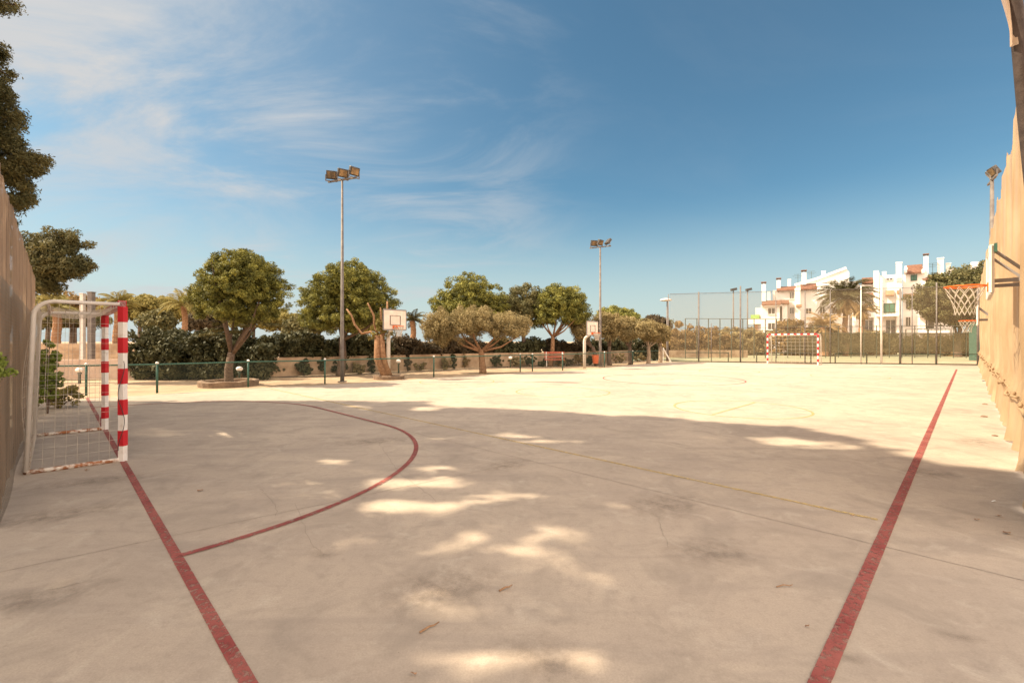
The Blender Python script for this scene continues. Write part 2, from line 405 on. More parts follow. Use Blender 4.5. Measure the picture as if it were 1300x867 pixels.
# ------------------------------------------------------------------ near futsal goal (posts at s=.62, net bag towards the end screen)
def tube_obj(name, pts, r, m, parent, n=10): return MB().tube(pts, r, n).build(name, M[m], parent, smooth=True)
def net_grid(P, nu, nv, r):
    """P(u,v)->Vector; cords as thin square bars"""
    b = MB()
    for i in range(nu+1):
        for j in range(nv):
            b.bar(P(i/nu, j/nv), P(i/nu, (j+1)/nv), r)
    for j in range(nv+1):
        for i in range(nu):
            b.bar(P(i/nu, j/nv), P((i+1)/nu, j/nv), r)
    return b
def striped_post(parent, base, top, wd, name, start=0, n=10):
    base = Vector(base); top = Vector(top)
    core = MB().bar(base, top, wd).build(name, M['goal_white'], parent, bevel=.004)
    for i in range(n):
        if (i+start) % 2: continue
        a = base.lerp(top, i/n); c = base.lerp(top, (i+1)/n)
        MB().bar(a, c, wd+.005).build('red_band', M['goal_red'], core, bevel=.003)
    return core
def goal_local(near):
    """goal in local axes: x = into the goal, y = along the goal line, origin at the middle of the line"""
    pass
def build_goal(s, t0, t1, sg, label, group, depth_b, depth_t, detail=True):
    root = empty('futsal_goal', ST(s, (t0+t1)/2), label, 'goal', group)
    def Lc(ds, dt, z):            # local vector
        v = ST(ds*sg, dt); return Vector((v.x, v.y, z))
    hw = (t1-t0)/2
    for dt in (-hw, hw): striped_post(root, Lc(0, dt, 0), Lc(0, dt, 2.0), .07, 'post', 1, 10)
    striped_post(root, Lc(0, -hw+.045, 2.04), Lc(0, hw-.045, 2.04), .08, 'crossbar', 0, 15)
    rr = .024
    for dt in (-hw, hw):
        pts = [Lc(.03, dt, 2.03), Lc(depth_t-.18, dt, 2.03)]
        for a in range(1, 7):
            q = math.pi/2*a/6; pts.append(Lc(depth_t-.18+.18*math.sin(q), dt, 1.85+.18*math.cos(q)))
        pts.append(Lc(depth_b, dt, .03))
        tube_obj('side_frame', pts, rr, 'white_metal', root)
        tube_obj('ground_bar', [Lc(.04, dt, .025), Lc(depth_b, dt, .025)], .027, 'rusty_white', root)
    tube_obj('back_bar', [Lc(depth_b, -hw, .025), Lc(depth_b, hw, .025)], .026, 'rust', root)
    tube_obj('top_rail', [Lc(depth_t-.12, -hw, 2.0), Lc(depth_t-.12, hw, 2.0)], .018, 'rusty_white', root)
    ws = .0028 if detail else .008
    def back(u, v):
        z = 1.95*(1-v)+.04; d = depth_t-.03+(depth_b-depth_t)*v + .09*math.sin(math.pi*v)
        return Lc(d-.1*math.sin(math.pi*u)*math.sin(math.pi*v), -hw+2*hw*u, z)
    st = 24 if detail else 12
    nb = net_grid(back, st, 16 if detail else 8, ws).build('back_net', M['cord_white'], root)
    for k, dt in enumerate((-hw, hw)):
        def side(u, v, dt=dt):
            d = depth_t+(depth_b-depth_t)*v; return Lc(.03+(d-.06)*u, dt+.05*math.sin(math.pi*u)*math.sin(math.pi*v)*(1 if k else -1), 1.98*(1-v)+.04)
        net_grid(side, 8 if detail else 4, 16 if detail else 8, ws).build('side_net', M['cord_white'], root)
    def top(u, v): return Lc(.03+(depth_t-.06)*v, -hw+2*hw*u, 2.0-.07*math.sin(math.pi*v))
    net_grid(top, st, 6 if detail else 3, ws).build('top_net', M['cord_white'], root)
    if detail:   # stray black cord laced down the near post
        pts = [Lc(.02+.03*math.sin(z*9), -hw-.06+.02*math.cos(z*7), z) for z in np.linspace(.15, 1.3, 40)]
        tube_obj('lacing_cord', pts, .004, 'cord_black', root, 5)
    return root
build_goal(.62, 7.76, 10.74, -1, 'nearest red and white striped goal with rusty base bars, before the brown windbreak', 'futsal goals', .86, .80)
build_goal(35.4, 7.0, 10.0, 1, 'small distant red and white goal in front of the wire mesh fence and white apartments', 'futsal goals', 1.0, .8, False)

# ------------------------------------------------------------------ brown windbreak fence behind the near goal
def uv_sheet(name, P, nu, nv, m, parent, du, dv):
    vs = [P(i/nu, j/nv) for j in range(nv+1) for i in range(nu+1)]
    fs = [(j*(nu+1)+i, j*(nu+1)+i+1, (j+1)*(nu+1)+i+1, (j+1)*(nu+1)+i) for j in range(nv) for i in range(nu)]
    me = bpy.data.meshes.new(name); me.from_pydata([tuple(v) for v in vs], [], fs); me.update()
    uv = me.uv_layers.new(name='UVMap')
    for l in me.loops:
        i = l.vertex_index; uv.data[l.index].uv = ((i % (nu+1))/nu*du, (i//(nu+1))/nv*dv)
    for p in me.polygons: p.use_smooth = True
    me.materials.append(M[m]); o = bpy.data.objects.new(name, me); return link(o, parent)
SL = -.325
root = empty('windbreak_fence', ST(SL, 8), 'tall brown fabric windbreak fence with wire netting, behind the near goal', 'fence')
Rl = root.location
def folds(x, k=1.0): return k*(.022*math.sin(x*9.3)+.016*math.sin(x*23.1+1)+.012*math.sin(x*41.7+2.2)+.02*math.sin(x*3.1+.5))
def PS(u, v):
    t = 5.75+u*11.45; z = .02+v*3.17
    return ST(SL-.05+.45*folds(t)*(1-.3*v), t, z)-Rl
uv_sheet('fabric', PS, 400, 14, 'scr_left', root, 18, 3)
def PC(u, v):
    t = 5.75+u*11.45; bul = .03*math.exp(-((v-.12)/.12)**2)*math.sin(t*2.1)
    return ST(SL+bul, t, .01+v*2.1)-Rl
uv_sheet('chain_link', PC, 120, 20, 'chain', root, 11.45, 2.1)
for t in np.arange(5.8, 17.6, 2.85):
    MB().tube([ST(SL-.13, t, 0)-Rl, ST(SL-.13, t, 3.2)-Rl], .03).build('post', M['galv'], root, smooth=True)
MB().tube([ST(SL-.13, 5.75, 3.17)-Rl, ST(SL-.13, 17.2, 3.17)-Rl], .018).build('top_rail', M['galv'], root)

# shrub pushing through the windbreak and one at its far end
def shrub(c, r, n, m, label, cat, name='shrub', group=None, ln=.035, wd=.016, lean=None):
    rt = empty(name, (c[0], c[1], 0), label, cat, group)
    C = ell_points(n, (0, 0, c[2]), r, .25, -1.0); C[:, 2] = np.maximum(C[:, 2], .05)
    np_mesh('foliage', puff_leaves(C, np.full(n, min(max(min(r)*.30,.05),.6)), 60, ln, wd), M[m], rt)
    b = MB()
    for k in range(5):
        q = C[rnd.randrange(n)]; b.tube([(0,0,0), (q[0]*.4, q[1]*.4, q[2]*.5), tuple(q)], [.02,.014,.006], 5)
    b.build('stem', M['bark'], rt)
    return rt
p = ST(SL-.06, 5.72); shrub((p.x, p.y, 1.33), (.06, .16, .17), 34, 'shrub', 'bright green shrub leaves poking through the wire of the brown fence', 'shrub', ln=.02, wd=.010)
p = ST(-1.2, 7.6); shrub((p.x, p.y, 1.0), (.35, .8, .6), 60, 'shrub', 'green shrub growing outside the brown windbreak fence', 'shrub')
p = ST(-.12, 14.0); shrub((p.x, p.y, .85), (.22, .35, .72), 90, 'shrub', 'tall bright green shrub at the brown fence behind the near goal', 'shrub')
p = ST(.05, 15.0); shrub((p.x, p.y, .3), (.5, .4, .32), 36, 'yellowgreen', 'low yellowish straggly bush beside the globe light behind the goal', 'bush')

# ------------------------------------------------------------------ tan net curtain along the right side
TR = -.55
root = empty('net_curtain_fence', ST(20, TR), 'tall sunlit tan net curtain hung in folds along the right side of the court', 'net fence')
Rl = root.location
posts_s = [6.2, 10.0, 13.2, 17.4, 21.8, 26.5, 31.5, 36.6, 41.5]
def top_z(s):
    # sags between the posts
    z = 5.25
    for a, c in zip(posts_s[:-1], posts_s[1:]):
        if a <= s <= c:
            k = (s-a)/(c-a); z = 5.3-.55*math.sin(math.pi*k)**.8*(1-.02*s)
    if s < posts_s[0]: z = 5.3-.35*(posts_s[0]-s)
    return z+.03*math.sin(s*1.9)
def PR(u, v):
    s = 5.2+(u**2.2)*37; zt = top_z(s)
    z = .02+v*(zt-.02)+(.03*math.sin(s*5.1)+.012*math.sin(s*12))*(1-v)
    f = .055*math.sin(s*3.1+.9*math.sin(z*.8+s*.3))+.035*math.sin(s*7.3+1.3*math.sin(z*.9))+.014*math.sin(s*17+1.5*math.sin(z*.7+s))
    knot = math.exp(-((z-.82-.05*math.sin(s*2.3))/.13)**2)*(.045+.02*math.sin(s*8.5)+.012*math.sin(s*27))
    skirt = max(0, .7-z)*(.06+.06*math.sin(s*3.3)+.03*math.sin(s*9.1+1))
    return ST(s, TR+f*(.35+.65*min(1, abs(z-.8)))*(1-.7*v)+knot+skirt+.03, z)-Rl
uv_sheet('net', PR, 1500, 46, 'net_tan', root, 37, 5.2)
for s in posts_s:
    MB().tube([ST(s, TR-.16, 0)-Rl, ST(s, TR-.16, 5.4)-Rl], .04).build('post', M['galv'], root, smooth=True)
# tied roll of net at knee height
b = MB(); pts = []; rs = []
for s in np.linspace(5.3, 42, 260):
    pts.append(ST(s, TR+.11+.03*math.sin(s*5)+.02*math.sin(s*17), .80+.05*math.sin(s*2.3)+.03*math.sin(s*9))-Rl); rs.append(.016+.006*math.sin(s*8.5)+.005*math.sin(s*23))
b.tube(pts, rs, 9).build('gathered_roll', M['net_tan'], root, smooth=True)

# leaning brown pole and end of net at the near end of the curtain
pa = at(1318, 300, 5.6); pb = at(1303, 150, 5.55); pc = at(1293.5, 45, 5.45); pd = at(1283, -40, 5.35)
p0 = Vector((pa.x+.02, pa.y, 0))
root = empty('net_pole', p0, 'dark brown leaning pole with a hanging end of netting at the curtain', 'pole')
MB().tube([Vector((0,0,0)), pa-p0, pb-p0, pc-p0, pd-p0, at(1272,-120,5.2)-p0], [.075,.075,.075,.07,.065,.06], 12).build('pole', M['brown_pole'], root, smooth=True)
def PN(u, v):
    a = at(1262+18*v+2*math.sin(v*9), -110+168*v, 5.32+.12*v); c = at(1285+7*v, -110+168*v, 5.4+.05*v)
    q = a.lerp(c, u); q.y += .03*math.sin(u*9+v*4); return q-p0
uv_sheet('net_end', PN, 12, 30, 'net_seen', root, .4, 1.6)

# ------------------------------------------------------------------ basketball boards
def ring(c, r, tr, n=28, m=8):
    c = Vector(c); vs = []; fs = []
    for i in range(n):
        a = 2*math.pi*i/n
        for j in range(m):
            q = 2*math.pi*j/m; rr = r+tr*math.cos(q); vs.append(c+Vector((rr*math.cos(a), rr*math.sin(a), tr*math.sin(q))))
    for i in range(n):
        for j in range(m): fs.append((i*m+j, ((i+1)%n)*m+j, ((i+1)%n)*m+(j+1)%m, i*m+(j+1)%m))
    return vs, fs
def hoop(parent, c, r, nrm, cord, stand=.18):
    """rim with net; nrm = direction from the board to the court"""
    rim = MB().add(*ring((0,0,0), r, .011)); 
    rim.v = [tuple(Vector(p)+c) for p in rim.v]
    rm = rim.build('rim', M['orange_metal'], parent, smooth=True)
    b = MB(); side = Vector((-nrm.y, nrm.x, 0))
    for k in (-.09, .09):
        b.bar(c-nrm*(r+stand)+side*k, c-nrm*(r-.03)+side*k*.8, .018)
    b.box(c-nrm*(r+stand-.01)+Vector((0,0,-.03)), (.02,.24,.12), math.atan2(nrm.y, nrm.x))
    b.build('rim_bracket', M['orange_metal'], rm)
    b = MB(); nn = 12; rows = 5; hts = [0,-.09,-.18,-.27,-.35,-.42]; rd = [1,.86,.70,.57,.50,.52]
    def q(i, j):
        a = 2*math.pi*(i+(j%2)*.5)/nn; return c+Vector((r*rd[j]*math.cos(a), r*rd[j]*math.sin(a), hts[j]-.01))
    for j in range(rows):
        for i in range(nn):
            if j % 2 == 0: b.bar(q(i,j), q(i,j+1), cord); b.bar(q(i+1,j), q(i,j+1), cord)
            else: b.bar(q(i,j), q(i,j+1), cord); b.bar(q(i,j), q(i+1,j+1), cord)
    b.build('net', M['cord_white'], rm)
    return rm
NR = (ST(0, 1)); ALONG = ST(1, 0)
def wall_hoop(s, label, hgt, green):
    root = empty('wall_basketball_hoop', ST(s, TR+.1), label, 'basketball hoop', 'basketball hoops on the curtain side')
    def Lc(ds, t, z): v = ST(ds, t-(TR+.1)); return Vector((v.x, v.y, z))
    ang = math.atan2(ALONG.y, ALONG.x)
    bd = MB().box(Lc(0, -.22, hgt+.16), (1.3, .028, .62), ang).build('backboard', M['board'], root, bevel=.006)
    fr = MB()
    for a, c in (((-.68,-.16),(.68,-.16)), ((.68,-.16),(.68,.48)), ((.68,.48),(-.68,.48)), ((-.68,.48),(-.68,-.16))):
        fr.bar(Lc(a[0], -.22, hgt+a[1]), Lc(c[0], -.22, hgt+c[1]), .04)
    fr.build('board_frame', M['white_metal'], bd)
    hoop(root, Lc(0, .045, hgt), .225, NR, .0065, .03)
    for ds in (-.42, .42):
        b = MB(); b.bar(Lc(ds, -.25, hgt+.02), Lc(ds, -.62, hgt+.02), .05); b.bar(Lc(ds, -.25, hgt+.45), Lc(ds*.9, -.62, hgt+.05), .035)
        b.build('bracket', M['board_frame'], root)
    if green: MB().box(Lc(-.62, -.26, hgt+.45), (.16,.03,.12), ang).build('green_plate', M['green_metal'], root)
wall_hoop(9.75, 'nearest orange rim and white net on a board fixed at the tan curtain', 2.38, True)
wall_hoop(23.4, 'smaller farther orange rim with net low on the tan curtain side', 2.30, False)

def stand_hoop(base, bc, label, top, bot, wd):
    root = empty('basketball_stand', base, label, 'basketball stand', 'white basketball stands along the low fence')
    nrm = -NR; ang = math.atan2(ALONG.y, ALONG.x)
    c = Vector((bc[0]-base[0], bc[1]-base[1], (top+bot)/2)); mid = c-nrm*.06
    z0 = bot-.12
    pts = [Vector((0,0,0)), Vector((0,0,z0-.18)), Vector((mid.x*.12, mid.y*.12, z0-.03)), Vector((mid.x*.4, mid.y*.4, z0+.06)), Vector((mid.x, mid.y, z0+.18)), Vector((mid.x, mid.y, top-.25))]
    MB().tube(pts, [.085,.085,.08,.075,.06,.05], 12).build('pole', M['white_metal'], root, smooth=True)
    bd = MB().box(c, (wd, .04, top-bot), ang).build('backboard', M['board'], root, bevel=.005)
    e = ALONG; f = MB(); hw = wd/2+.015; hh = (top-bot)/2+.015
    for a, d in (((-hw,-hh),(hw,-hh)),((hw,-hh),(hw,hh)),((hw,hh),(-hw,hh)),((-hw,hh),(-hw,-hh))):
        f.bar(c+e*a[0]+Vector((0,0,a[1])), c+e*d[0]+Vector((0,0,d[1])), .05)
    f.build('board_frame', M['board_frame'], bd)
    f = MB(); o = c+nrm*.024+Vector((0,0,-.02)); hw = wd*.23; hh = (top-bot)*.24
    for a, d in (((-hw,-hh),(hw,-hh)),((hw,-hh),(hw,hh)),((hw,hh),(-hw,hh)),((-hw,hh),(-hw,-hh))):
        f.bar(o+e*a[0]+Vector((0,0,a[1])), o+e*d[0]+Vector((0,0,d[1])), .035, .01)
    f.build('target_square', M['black_paint'], bd)
    hoop(root, c+nrm*(.30)+Vector((0,0,bot-c.z+.13)), .2, nrm, .014, .08)
g = G(493, 480); stand_hoop(g, (-4.78, 18.65), 'basketball stand with white bent pole near the thick stub tree', 2.82, 2.04, 1.0)
g = G(742, 467.3); stand_hoop(g, (4.52, 25.7), 'farther basketball stand with white pole beside the second tall floodlight', 2.66, 1.9, 1.0)

# ------------------------------------------------------------------ floodlights and lamps
def flood_box(parent, c, aim, sz):
    aim = Vector(aim).normalized(); rot = aim.to_track_quat('Y', 'Z').to_matrix()
    c = Vector(c)
    bo = MB().box(c, (sz, sz*.38, sz*.85), M=rot).build('floodlight', M['lamp_body'], parent, bevel=.02)
    MB().box(c+aim*sz*.2, (sz*.74, .02, sz*.60), M=rot).build('glass', M['lamp_glass'], bo)
    b = MB(); x = rot @ Vector((1,0,0))
    for k in (-1, 1): b.bar(c+x*k*sz*.54, c+x*k*sz*.54+Vector((0,0,-sz*.62)), .03)
    b.bar(c-x*sz*.55+Vector((0,0,-sz*.62)), c+x*sz*.55+Vector((0,0,-sz*.62)), .03)
    b.build('yoke', M['galv'], bo)
    return bo
def floodlight_mast(base, h, label, axis, heads, r0=.11, sz=.42):
    root = empty('floodlight_mast', base, label, 'floodlight', 'tall floodlight masts')
    MB().tube([(0,0,0),(0,0,h*.15),(0,0,h)], [r0, r0*.95, r0*.5], 12).build('mast', M['galv'], root, smooth=True)
    MB().box((0,0,.02), (r0*3.4, r0*3.4, .04)).build('base_plate', M['galv'], root)
    ax = Vector(axis).normalized(); 
    MB().bar(ax*-.68+Vector((0,0,h)), ax*.68+Vector((0,0,h)), .06).build('crossbar', M['galv'], root)
    for k, aim in heads: flood_box(root, ax*k+Vector((0,0,h+sz*.66)), aim, sz)
    return root
g = G(434.5, 484.5); floodlight_mast(Vector((g.x,g.y,0)), 7.72, 'nearest tall floodlight mast with three lamps, between the two round pines', (.93,-.36,0), [(-.52,(.35,-1,-.38)),(.02,(.75,-1,-.45)),(.56,(.95,-.9,-.55))],   .075, .38)
g = G(762, 465); floodlight_mast(Vector((g.x,g.y,0)), 7.35, 'second tall floodlight mast beside the farther basketball stand', (.86,-.5,0), [(-.4,(.2,-1,-.3)),(.0,(.9,-1,-.5)),(.5,(1,.3,-.8))], .09, .42)
p = ST(25.5, -.63); floodlight_mast(Vector((p.x,p.y,0)), 7.75, 'floodlight mast rising behind the tan net curtain', (.6,.8,0), [(-.32,(-.9,.4,-.6)),(.22,(-.7,.8,-.7))], .11, .40)

def street_lamp(base, h, label):
    root = empty('street_lamp', base, label, 'street lamp')
    MB().tube([(0,0,0),(0,0,h*.3),(0,0,h)], [.09,.07,.045], 10).build('pole', M['galv'], root, smooth=True)
    b = MB(); vs, n = [], 16
    prof = [(.05,-.02),(.30,.0),(.46,.05),(.42,.13),(.2,.2),(.03,.22)]
    for r, z in prof:
        for i in range(n): a = 2*math.pi*i/n; vs.append((r*math.cos(a)-.1, r*math.sin(a), h+z))
    fs = [(j*n+i, j*n+(i+1)%n, (j+1)*n+(i+1)%n, (j+1)*n+i) for j in range(len(prof)-1) for i in range(n)]
    fs += [tuple(range(n-1,-1,-1)), tuple((len(prof)-1)*n+i for i in range(n))]
    b.add(vs, fs).build('lamp_head', M['white_metal'], root, smooth=True)
g = G(847, 458.2); street_lamp(Vector((g.x,g.y,0)), 4.7, 'slim street lamp with a round flat head at the corner of the mesh fence')

def court_lamp(u, Y, vt, label, sz=.7, r=.10, dx=0):
    g = at(u, CY, Y); h = at(u, vt, Y).z
    root = empty('court_lamp', (g.x, Y, 0), label, 'court lamp', 'lamps of the far courts')
    MB().tube([(0,0,0),(0,0,h)], [r, r*.6], 10).build('pole', M['galv'], root, smooth=True)
    if sz:
        b = MB(); b.box((dx,-.1,h+.18), (sz,.35,.30), M=Matrix.Rotation(R(-12),3,'Y')); hd = b.build('lamp_head', M['lamp_body'], root, bevel=.02)
        MB().bar((0,0,h-.05),(dx,-.1,h+.05),.07).build('bracket', M['galv'], root)
court_lamp(931, 56, 369, 'lamp pole with dark boxy head beyond the mesh fence, left of its pair')
court_lamp(949, 58, 369, 'lamp pole with brown head just left of the white apartments', dx=.1)

# ------------------------------------------------------------------ low green fence on the left side of the court
def resample(poly, step):
    out = [Vector((*poly[0],0))]; acc = 0
    for a, c in zip(poly[:-1], poly[1:]):
        a = Vector((*a,0)); c = Vector((*c,0)); L_ = (c-a).length; d = step-acc
        while d <= L_: out.append(a.lerp(c, d/L_)); d += step
        acc = L_-(d-step)
    return out
root = empty('low_green_fence', (-8.95, 15.5, 0), 'low dark green rail and wire mesh fence along the left side of the court', 'fence')
Rl = root.location
line = [(-22, 12.4)]+fence_line
pts = [Vector((x,y,.86))-Rl for x, y in line]
MB().tube(pts, .022, 8).build('rail', M['green_metal'], root, smooth=True)
b = MB()
for a, c in zip(line[:-1], line[1:]):
    b.add([Vector((*a,.0))-Rl, Vector((*c,.0))-Rl, Vector((*c,.85))-Rl, Vector((*a,.85))-Rl], [(0,1,2,3)])
b.build('mesh_panel', M['low_mesh'], root)
lp = [G(113,501), G(198,499), G(315,490.5), G(410,486.5), G(554,478.5), G(659.5,471.6), G(676.5,471.3), G(715,470), G(770,465.5), G(805,461.7), G(828,460.3)]
def near_line(p):
    best = None
    for a, c in zip(line[:-1], line[1:]):
        a = Vector((*a,0)); c = Vector((*c,0)); k = max(0, min(1, (p-a).dot(c-a)/(c-a).length_squared)); q = a.lerp(c, k)
        if best is None or (q-p).length < best[0]: best = ((q-p).length, q)
    return best[1]
for p in lp+[Vector((-15.5,12.55,0)), Vector((-19,12.5,0))]:
    q = near_line(p)-Rl
    po = MB().tube([Vector((q.x,q.y,0)), Vector((q.x,q.y,.88))], .03, 8).build('post', M['green_metal'], root, smooth=True)
    MB().tube([Vector((q.x,q.y,.88)), Vector((q.x,q.y,.91)), Vector((q.x,q.y,.94))], [.042,.045,.02], 8).build('cap', M['globe'], po, smooth=True)

# ------------------------------------------------------------------ far wire mesh fence
FA, FB = Vector((12.0, 34.75, 0)), Vector((30.3, 29.6, 0)); FH = 5.15
root = empty('wire_mesh_fence', FA, 'tall pale wire mesh fence with white posts across the far end of the court', 'fence')
def onf(u):   # foot of the fence where the photograph's column u meets it
    k = (u-CX)/F; a = (FA.x-k*FA.y)/((FA.x-FB.x)-k*(FA.y-FB.y)); return FA.lerp(FB, a)
b = MB(); d = FB-FA; b.add([(0,0,.0), (d.x,d.y,.0), (d.x,d.y,FH), (0,0,FH)], [(0,1,2,3)]).build('mesh', M['far_mesh'], root)
for u, top, r, m in ((848.5,5.15,.03,'galv'),(887,5.25,.055,'galv'),(903,2.9,.025,'galv'),(940,5.6,.055,'galv'),(985,5.15,.03,'galv'),(1022,5.15,.035,'galv'),(1054,5.15,.03,'galv'),(1093,5.4,.035,'white_metal'),(1119,5.9,.06,'white_metal'),(1143,5.1,.055,'galv'),(1158,5.15,.025,'galv'),(1189,5.45,.04,'galv'),(1241.5,5.15,.06,'galv')):
    q = onf(u)-FA; MB().tube([q, q+Vector((0,0,top))], r, 8).build('post', M[m], root, smooth=True)
for z, th, m in ((.05,.07,'dark_metal'),(5.15,.03,'galv'),(2.55,.025,'galv')):
    MB().bar(Vector((0,-.02,z)), d+Vector((0,-.02,z)), th).build('rail', M[m], root)
for ua, ub in ((870,925),(960,1030),(1060,1100),(1143,1241)):
    MB().bar(onf(ua)-FA+Vector((0,0,.72)), onf(ub)-FA+Vector((0,0,.72)), .05).build('low_rail', M['dark_metal'], root)
for u in (1061, 1101, 1143, 1189, 925, 961, 1030):
    q = onf(u)-FA+Vector((0,.05,0)); MB().bar(q, q+Vector((0,0,.75)), .06).build('low_post', M['dark_metal'], root)

# slanting white brace at the fence's left end with a small green gate frame
g = G(852,459.5)
root = empty('fence_brace', (g.x,g.y,0), 'small slanting pale brace at the left end of the mesh fence', 'brace')
MB().tube([(0,0,0),(-.55,.1,1.05)], .045, 8).build('strut', M['white_metal'], root); MB().tube([(-.55,.1,0),(-.55,.1,1.1)], .03, 8).build('upright', M['white_metal'], root)

# green enclosure of the farther court, with windscreen cloth
def enclosure(name, pts_uv, Yf, top, z0, z1, label, step, scr=True, thick=.06):
    a = at(pts_uv[0], CY, Yf[0]); c = at(pts_uv[1], CY, Yf[1]); a.z = c.z = 0
    root = empty(name, a, label, 'fence', 'green fences of the far courts'); d = c-a; n = max(2, int(d.length/step))
    for i in range(n+1): MB().bar(d*(i/n), d*(i/n)+Vector((0,0,top)), thick).build('post', M['dark_metal'], root)
    for z in (top, z1): MB().bar(Vector((0,0,z)), d+Vector((0,0,z)), thick*.8).build('rail', M['dark_metal'], root)
    if scr: b = MB().add([(0,.04,z0),(d.x,d.y+.04,z0),(d.x,d.y+.04,z1),(0,.04,z1)], [(0,1,2,3)]).build('windscreen', M['scrim'], root)
enclosure('court_enclosure', (870, 1000), (42, 43), 3.65, .75, 2.55, 'green framed open court fence behind the left half of the mesh fence', 1.1, False)
enclosure('court_enclosure', (1000, 1243), (43.5, 43), 3.05, .55, 2.35, 'long green court fence with olive cloth in front of the white apartments', 1.15, thick=.05)
enclosure('court_enclosure', (1150, 1236), (50, 50), 2.9, .1, .9, 'dark double railed fence panel beneath the farther hoop', 1.9, False)
b = MB().box((0,0,.35), (9.5,.25,.7)); meta(b.build('low_wall', M['wall_tan'], origin=(0,0,0)), 'long low tan wall beyond the mesh fence, below the golden bushes', 'wall').location = (18.2, 44.6, 0)
b = MB().box((0,0,1.5), (.7,.25,3.0), R(-45)); meta(b.build('green_panel', M['green_metal'], origin=(0,0,0)), 'tall dark green panel by the far end of the tan curtain', 'panel').location = (38.0, 37.5, 0)

# ------------------------------------------------------------------ low garden wall and hedges behind the left fence
def wall(name, pts, h, th, m, label):
    a = Vector((*pts[0], 0)); b = MB()
    P = [Vector((*p,0))-a for p in pts]; offs = []
    for i, p in enumerate(P):
        d = (P[min(i+1,len(P)-1)]-P[max(i-1,0)]).normalized(); offs.append(Vector((-d.y,d.x,0))*th)
    for i in range(len(P)-1):
        q = [P[i], P[i+1], P[i+1]+offs[i+1], P[i]+offs[i]]; u = Vector((0,0,h))
        b.add(q+[x+u for x in q], [(0,1,5,4),(1,2,6,5),(2,3,7,6),(3,0,4,7),(4,5,6,7)])
    o = b.build(name, M[m]); o.location = a; return meta(o, label, 'wall')
WL = [(-34,19.2),(-15.1,19.6),(-10.4,19.9),(-6.1,23.7),(-1.4,27.8),(4.3,30.4),(9.3,36.5)]
wall('garden_wall', WL[1:], .84, .25, 'wall_tan', 'low tan garden wall under the dark hedge behind the fence')
wall('garden_wall', [(-25,18.8),(-19.6,18.6),(-15.2,19.3)], .80, .3, 'wall_pink', 'low pinkish wall seen through the near goal net')
wall('rear_wall', [(-29,25.6),(-19.6,26.2)], 1.42, .25, 'wall_tan', 'grey tan wall topped by greenery seen through the near goal')

def hedge(pts, w_, z0, z1, n, m, label, ln=.075, wd=.045, group='hedge sections behind the low fence', rr=.24, wob=.2):
    a = Vector((*pts[0],0)); P = [Vector((*p,0))-a for p in pts]; Ls = [(P[i+1]-P[i]).length for i in range(len(P)-1)]; T = sum(Ls)
    root = empty('hedge', a, label, 'hedge', group); C = []
    for _ in range(n):
        k = rnd.uniform(0, T); i = 0
        while i < len(Ls)-1 and k > Ls[i]: k -= Ls[i]; i += 1
        d = (P[i+1]-P[i]).normalized(); nn = Vector((-d.y,d.x,0)); q = P[i]+d*k
        top = z1+wob*math.sin(q.x*2.3+q.y)+rnd.uniform(-.07,.07)
        C.append(q+nn*rnd.uniform(-w_/2,w_/2)+Vector((0,0,rnd.uniform(z0,top-rr*.6))))
    C = np.array([tuple(c) for c in C])
    np_mesh('foliage', puff_leaves(C, npr.uniform(rr*.7,rr*1.2,n), 45, ln, wd), M[m], root)
    for k in range(max(3, int(T/1.2))):
        i = k % len(Ls); q = P[i].lerp(P[i+1], rnd.random()); MB().tube([q, q+Vector((rnd.uniform(-.1,.1),0,z1*.6))], [.03,.015], 5).build('stem', M['bark'], root)
hedge([(-16.0,19.4),(-13.6,19.0)], 1.0, .1, 1.95, 330, 'hedge', 'dark tall hedge just right of the near goal post')
hedge([(-13.2,19.1),(-11.4,18.9)], .9, .1, 1.9, 240, 'hedge', 'dark leafy hedge left of the first round pine')
hedge([(-15.8,20.3),(-10.3,20.6)], .8, .8, 1.98, 420, 'hedge', 'dark hedge rising above the garden wall behind the first round pine')
hedge([(-11.2,19.3),(-10.2,19.2)], .6, .1, 1.3, 90, 'hedge', 'small dark bush at the wall just behind the planted pine trunk')
hedge([(-10.2,20.6),(-6.5,24.0)], .8, .8, 1.85, 400, 'hedge', 'dark clipped hedge on the wall behind the nearest floodlight mast')
hedge([(-6.4,24.1),(-3.3,26.9)], .8, .8, 1.72, 300, 'hedge_red', 'reddish brown hedge between the stub tree and the olive tree')
hedge([(-3.2,26.9),(-1.5,28.4)], .8, .8, 1.66, 170, 'hedge_red', 'reddish dark hedge behind the left half of the olive tree')
hedge([(-1.3,28.6),(1.9,30.2)], .8, .35, 1.68, 330, 'hedge', 'darkest even hedge block right of the olive trunk')
hedge([(2.3,30.4),(5.2,32.2)], .8, .8, 1.64, 220, 'hedge_red', 'brownish hedge behind the red bench')
hedge([(5.6,33.2),(9.6,37.6)], .8, .7, 1.70, 260, 'hedge', 'dark hedge behind the farther small olive trees')
hedge([(9.9,38.0),(12.4,38.3)], .8, .1, 1.7, 170, 'hedge', 'very dark hedge beside the street lamp with the round head')
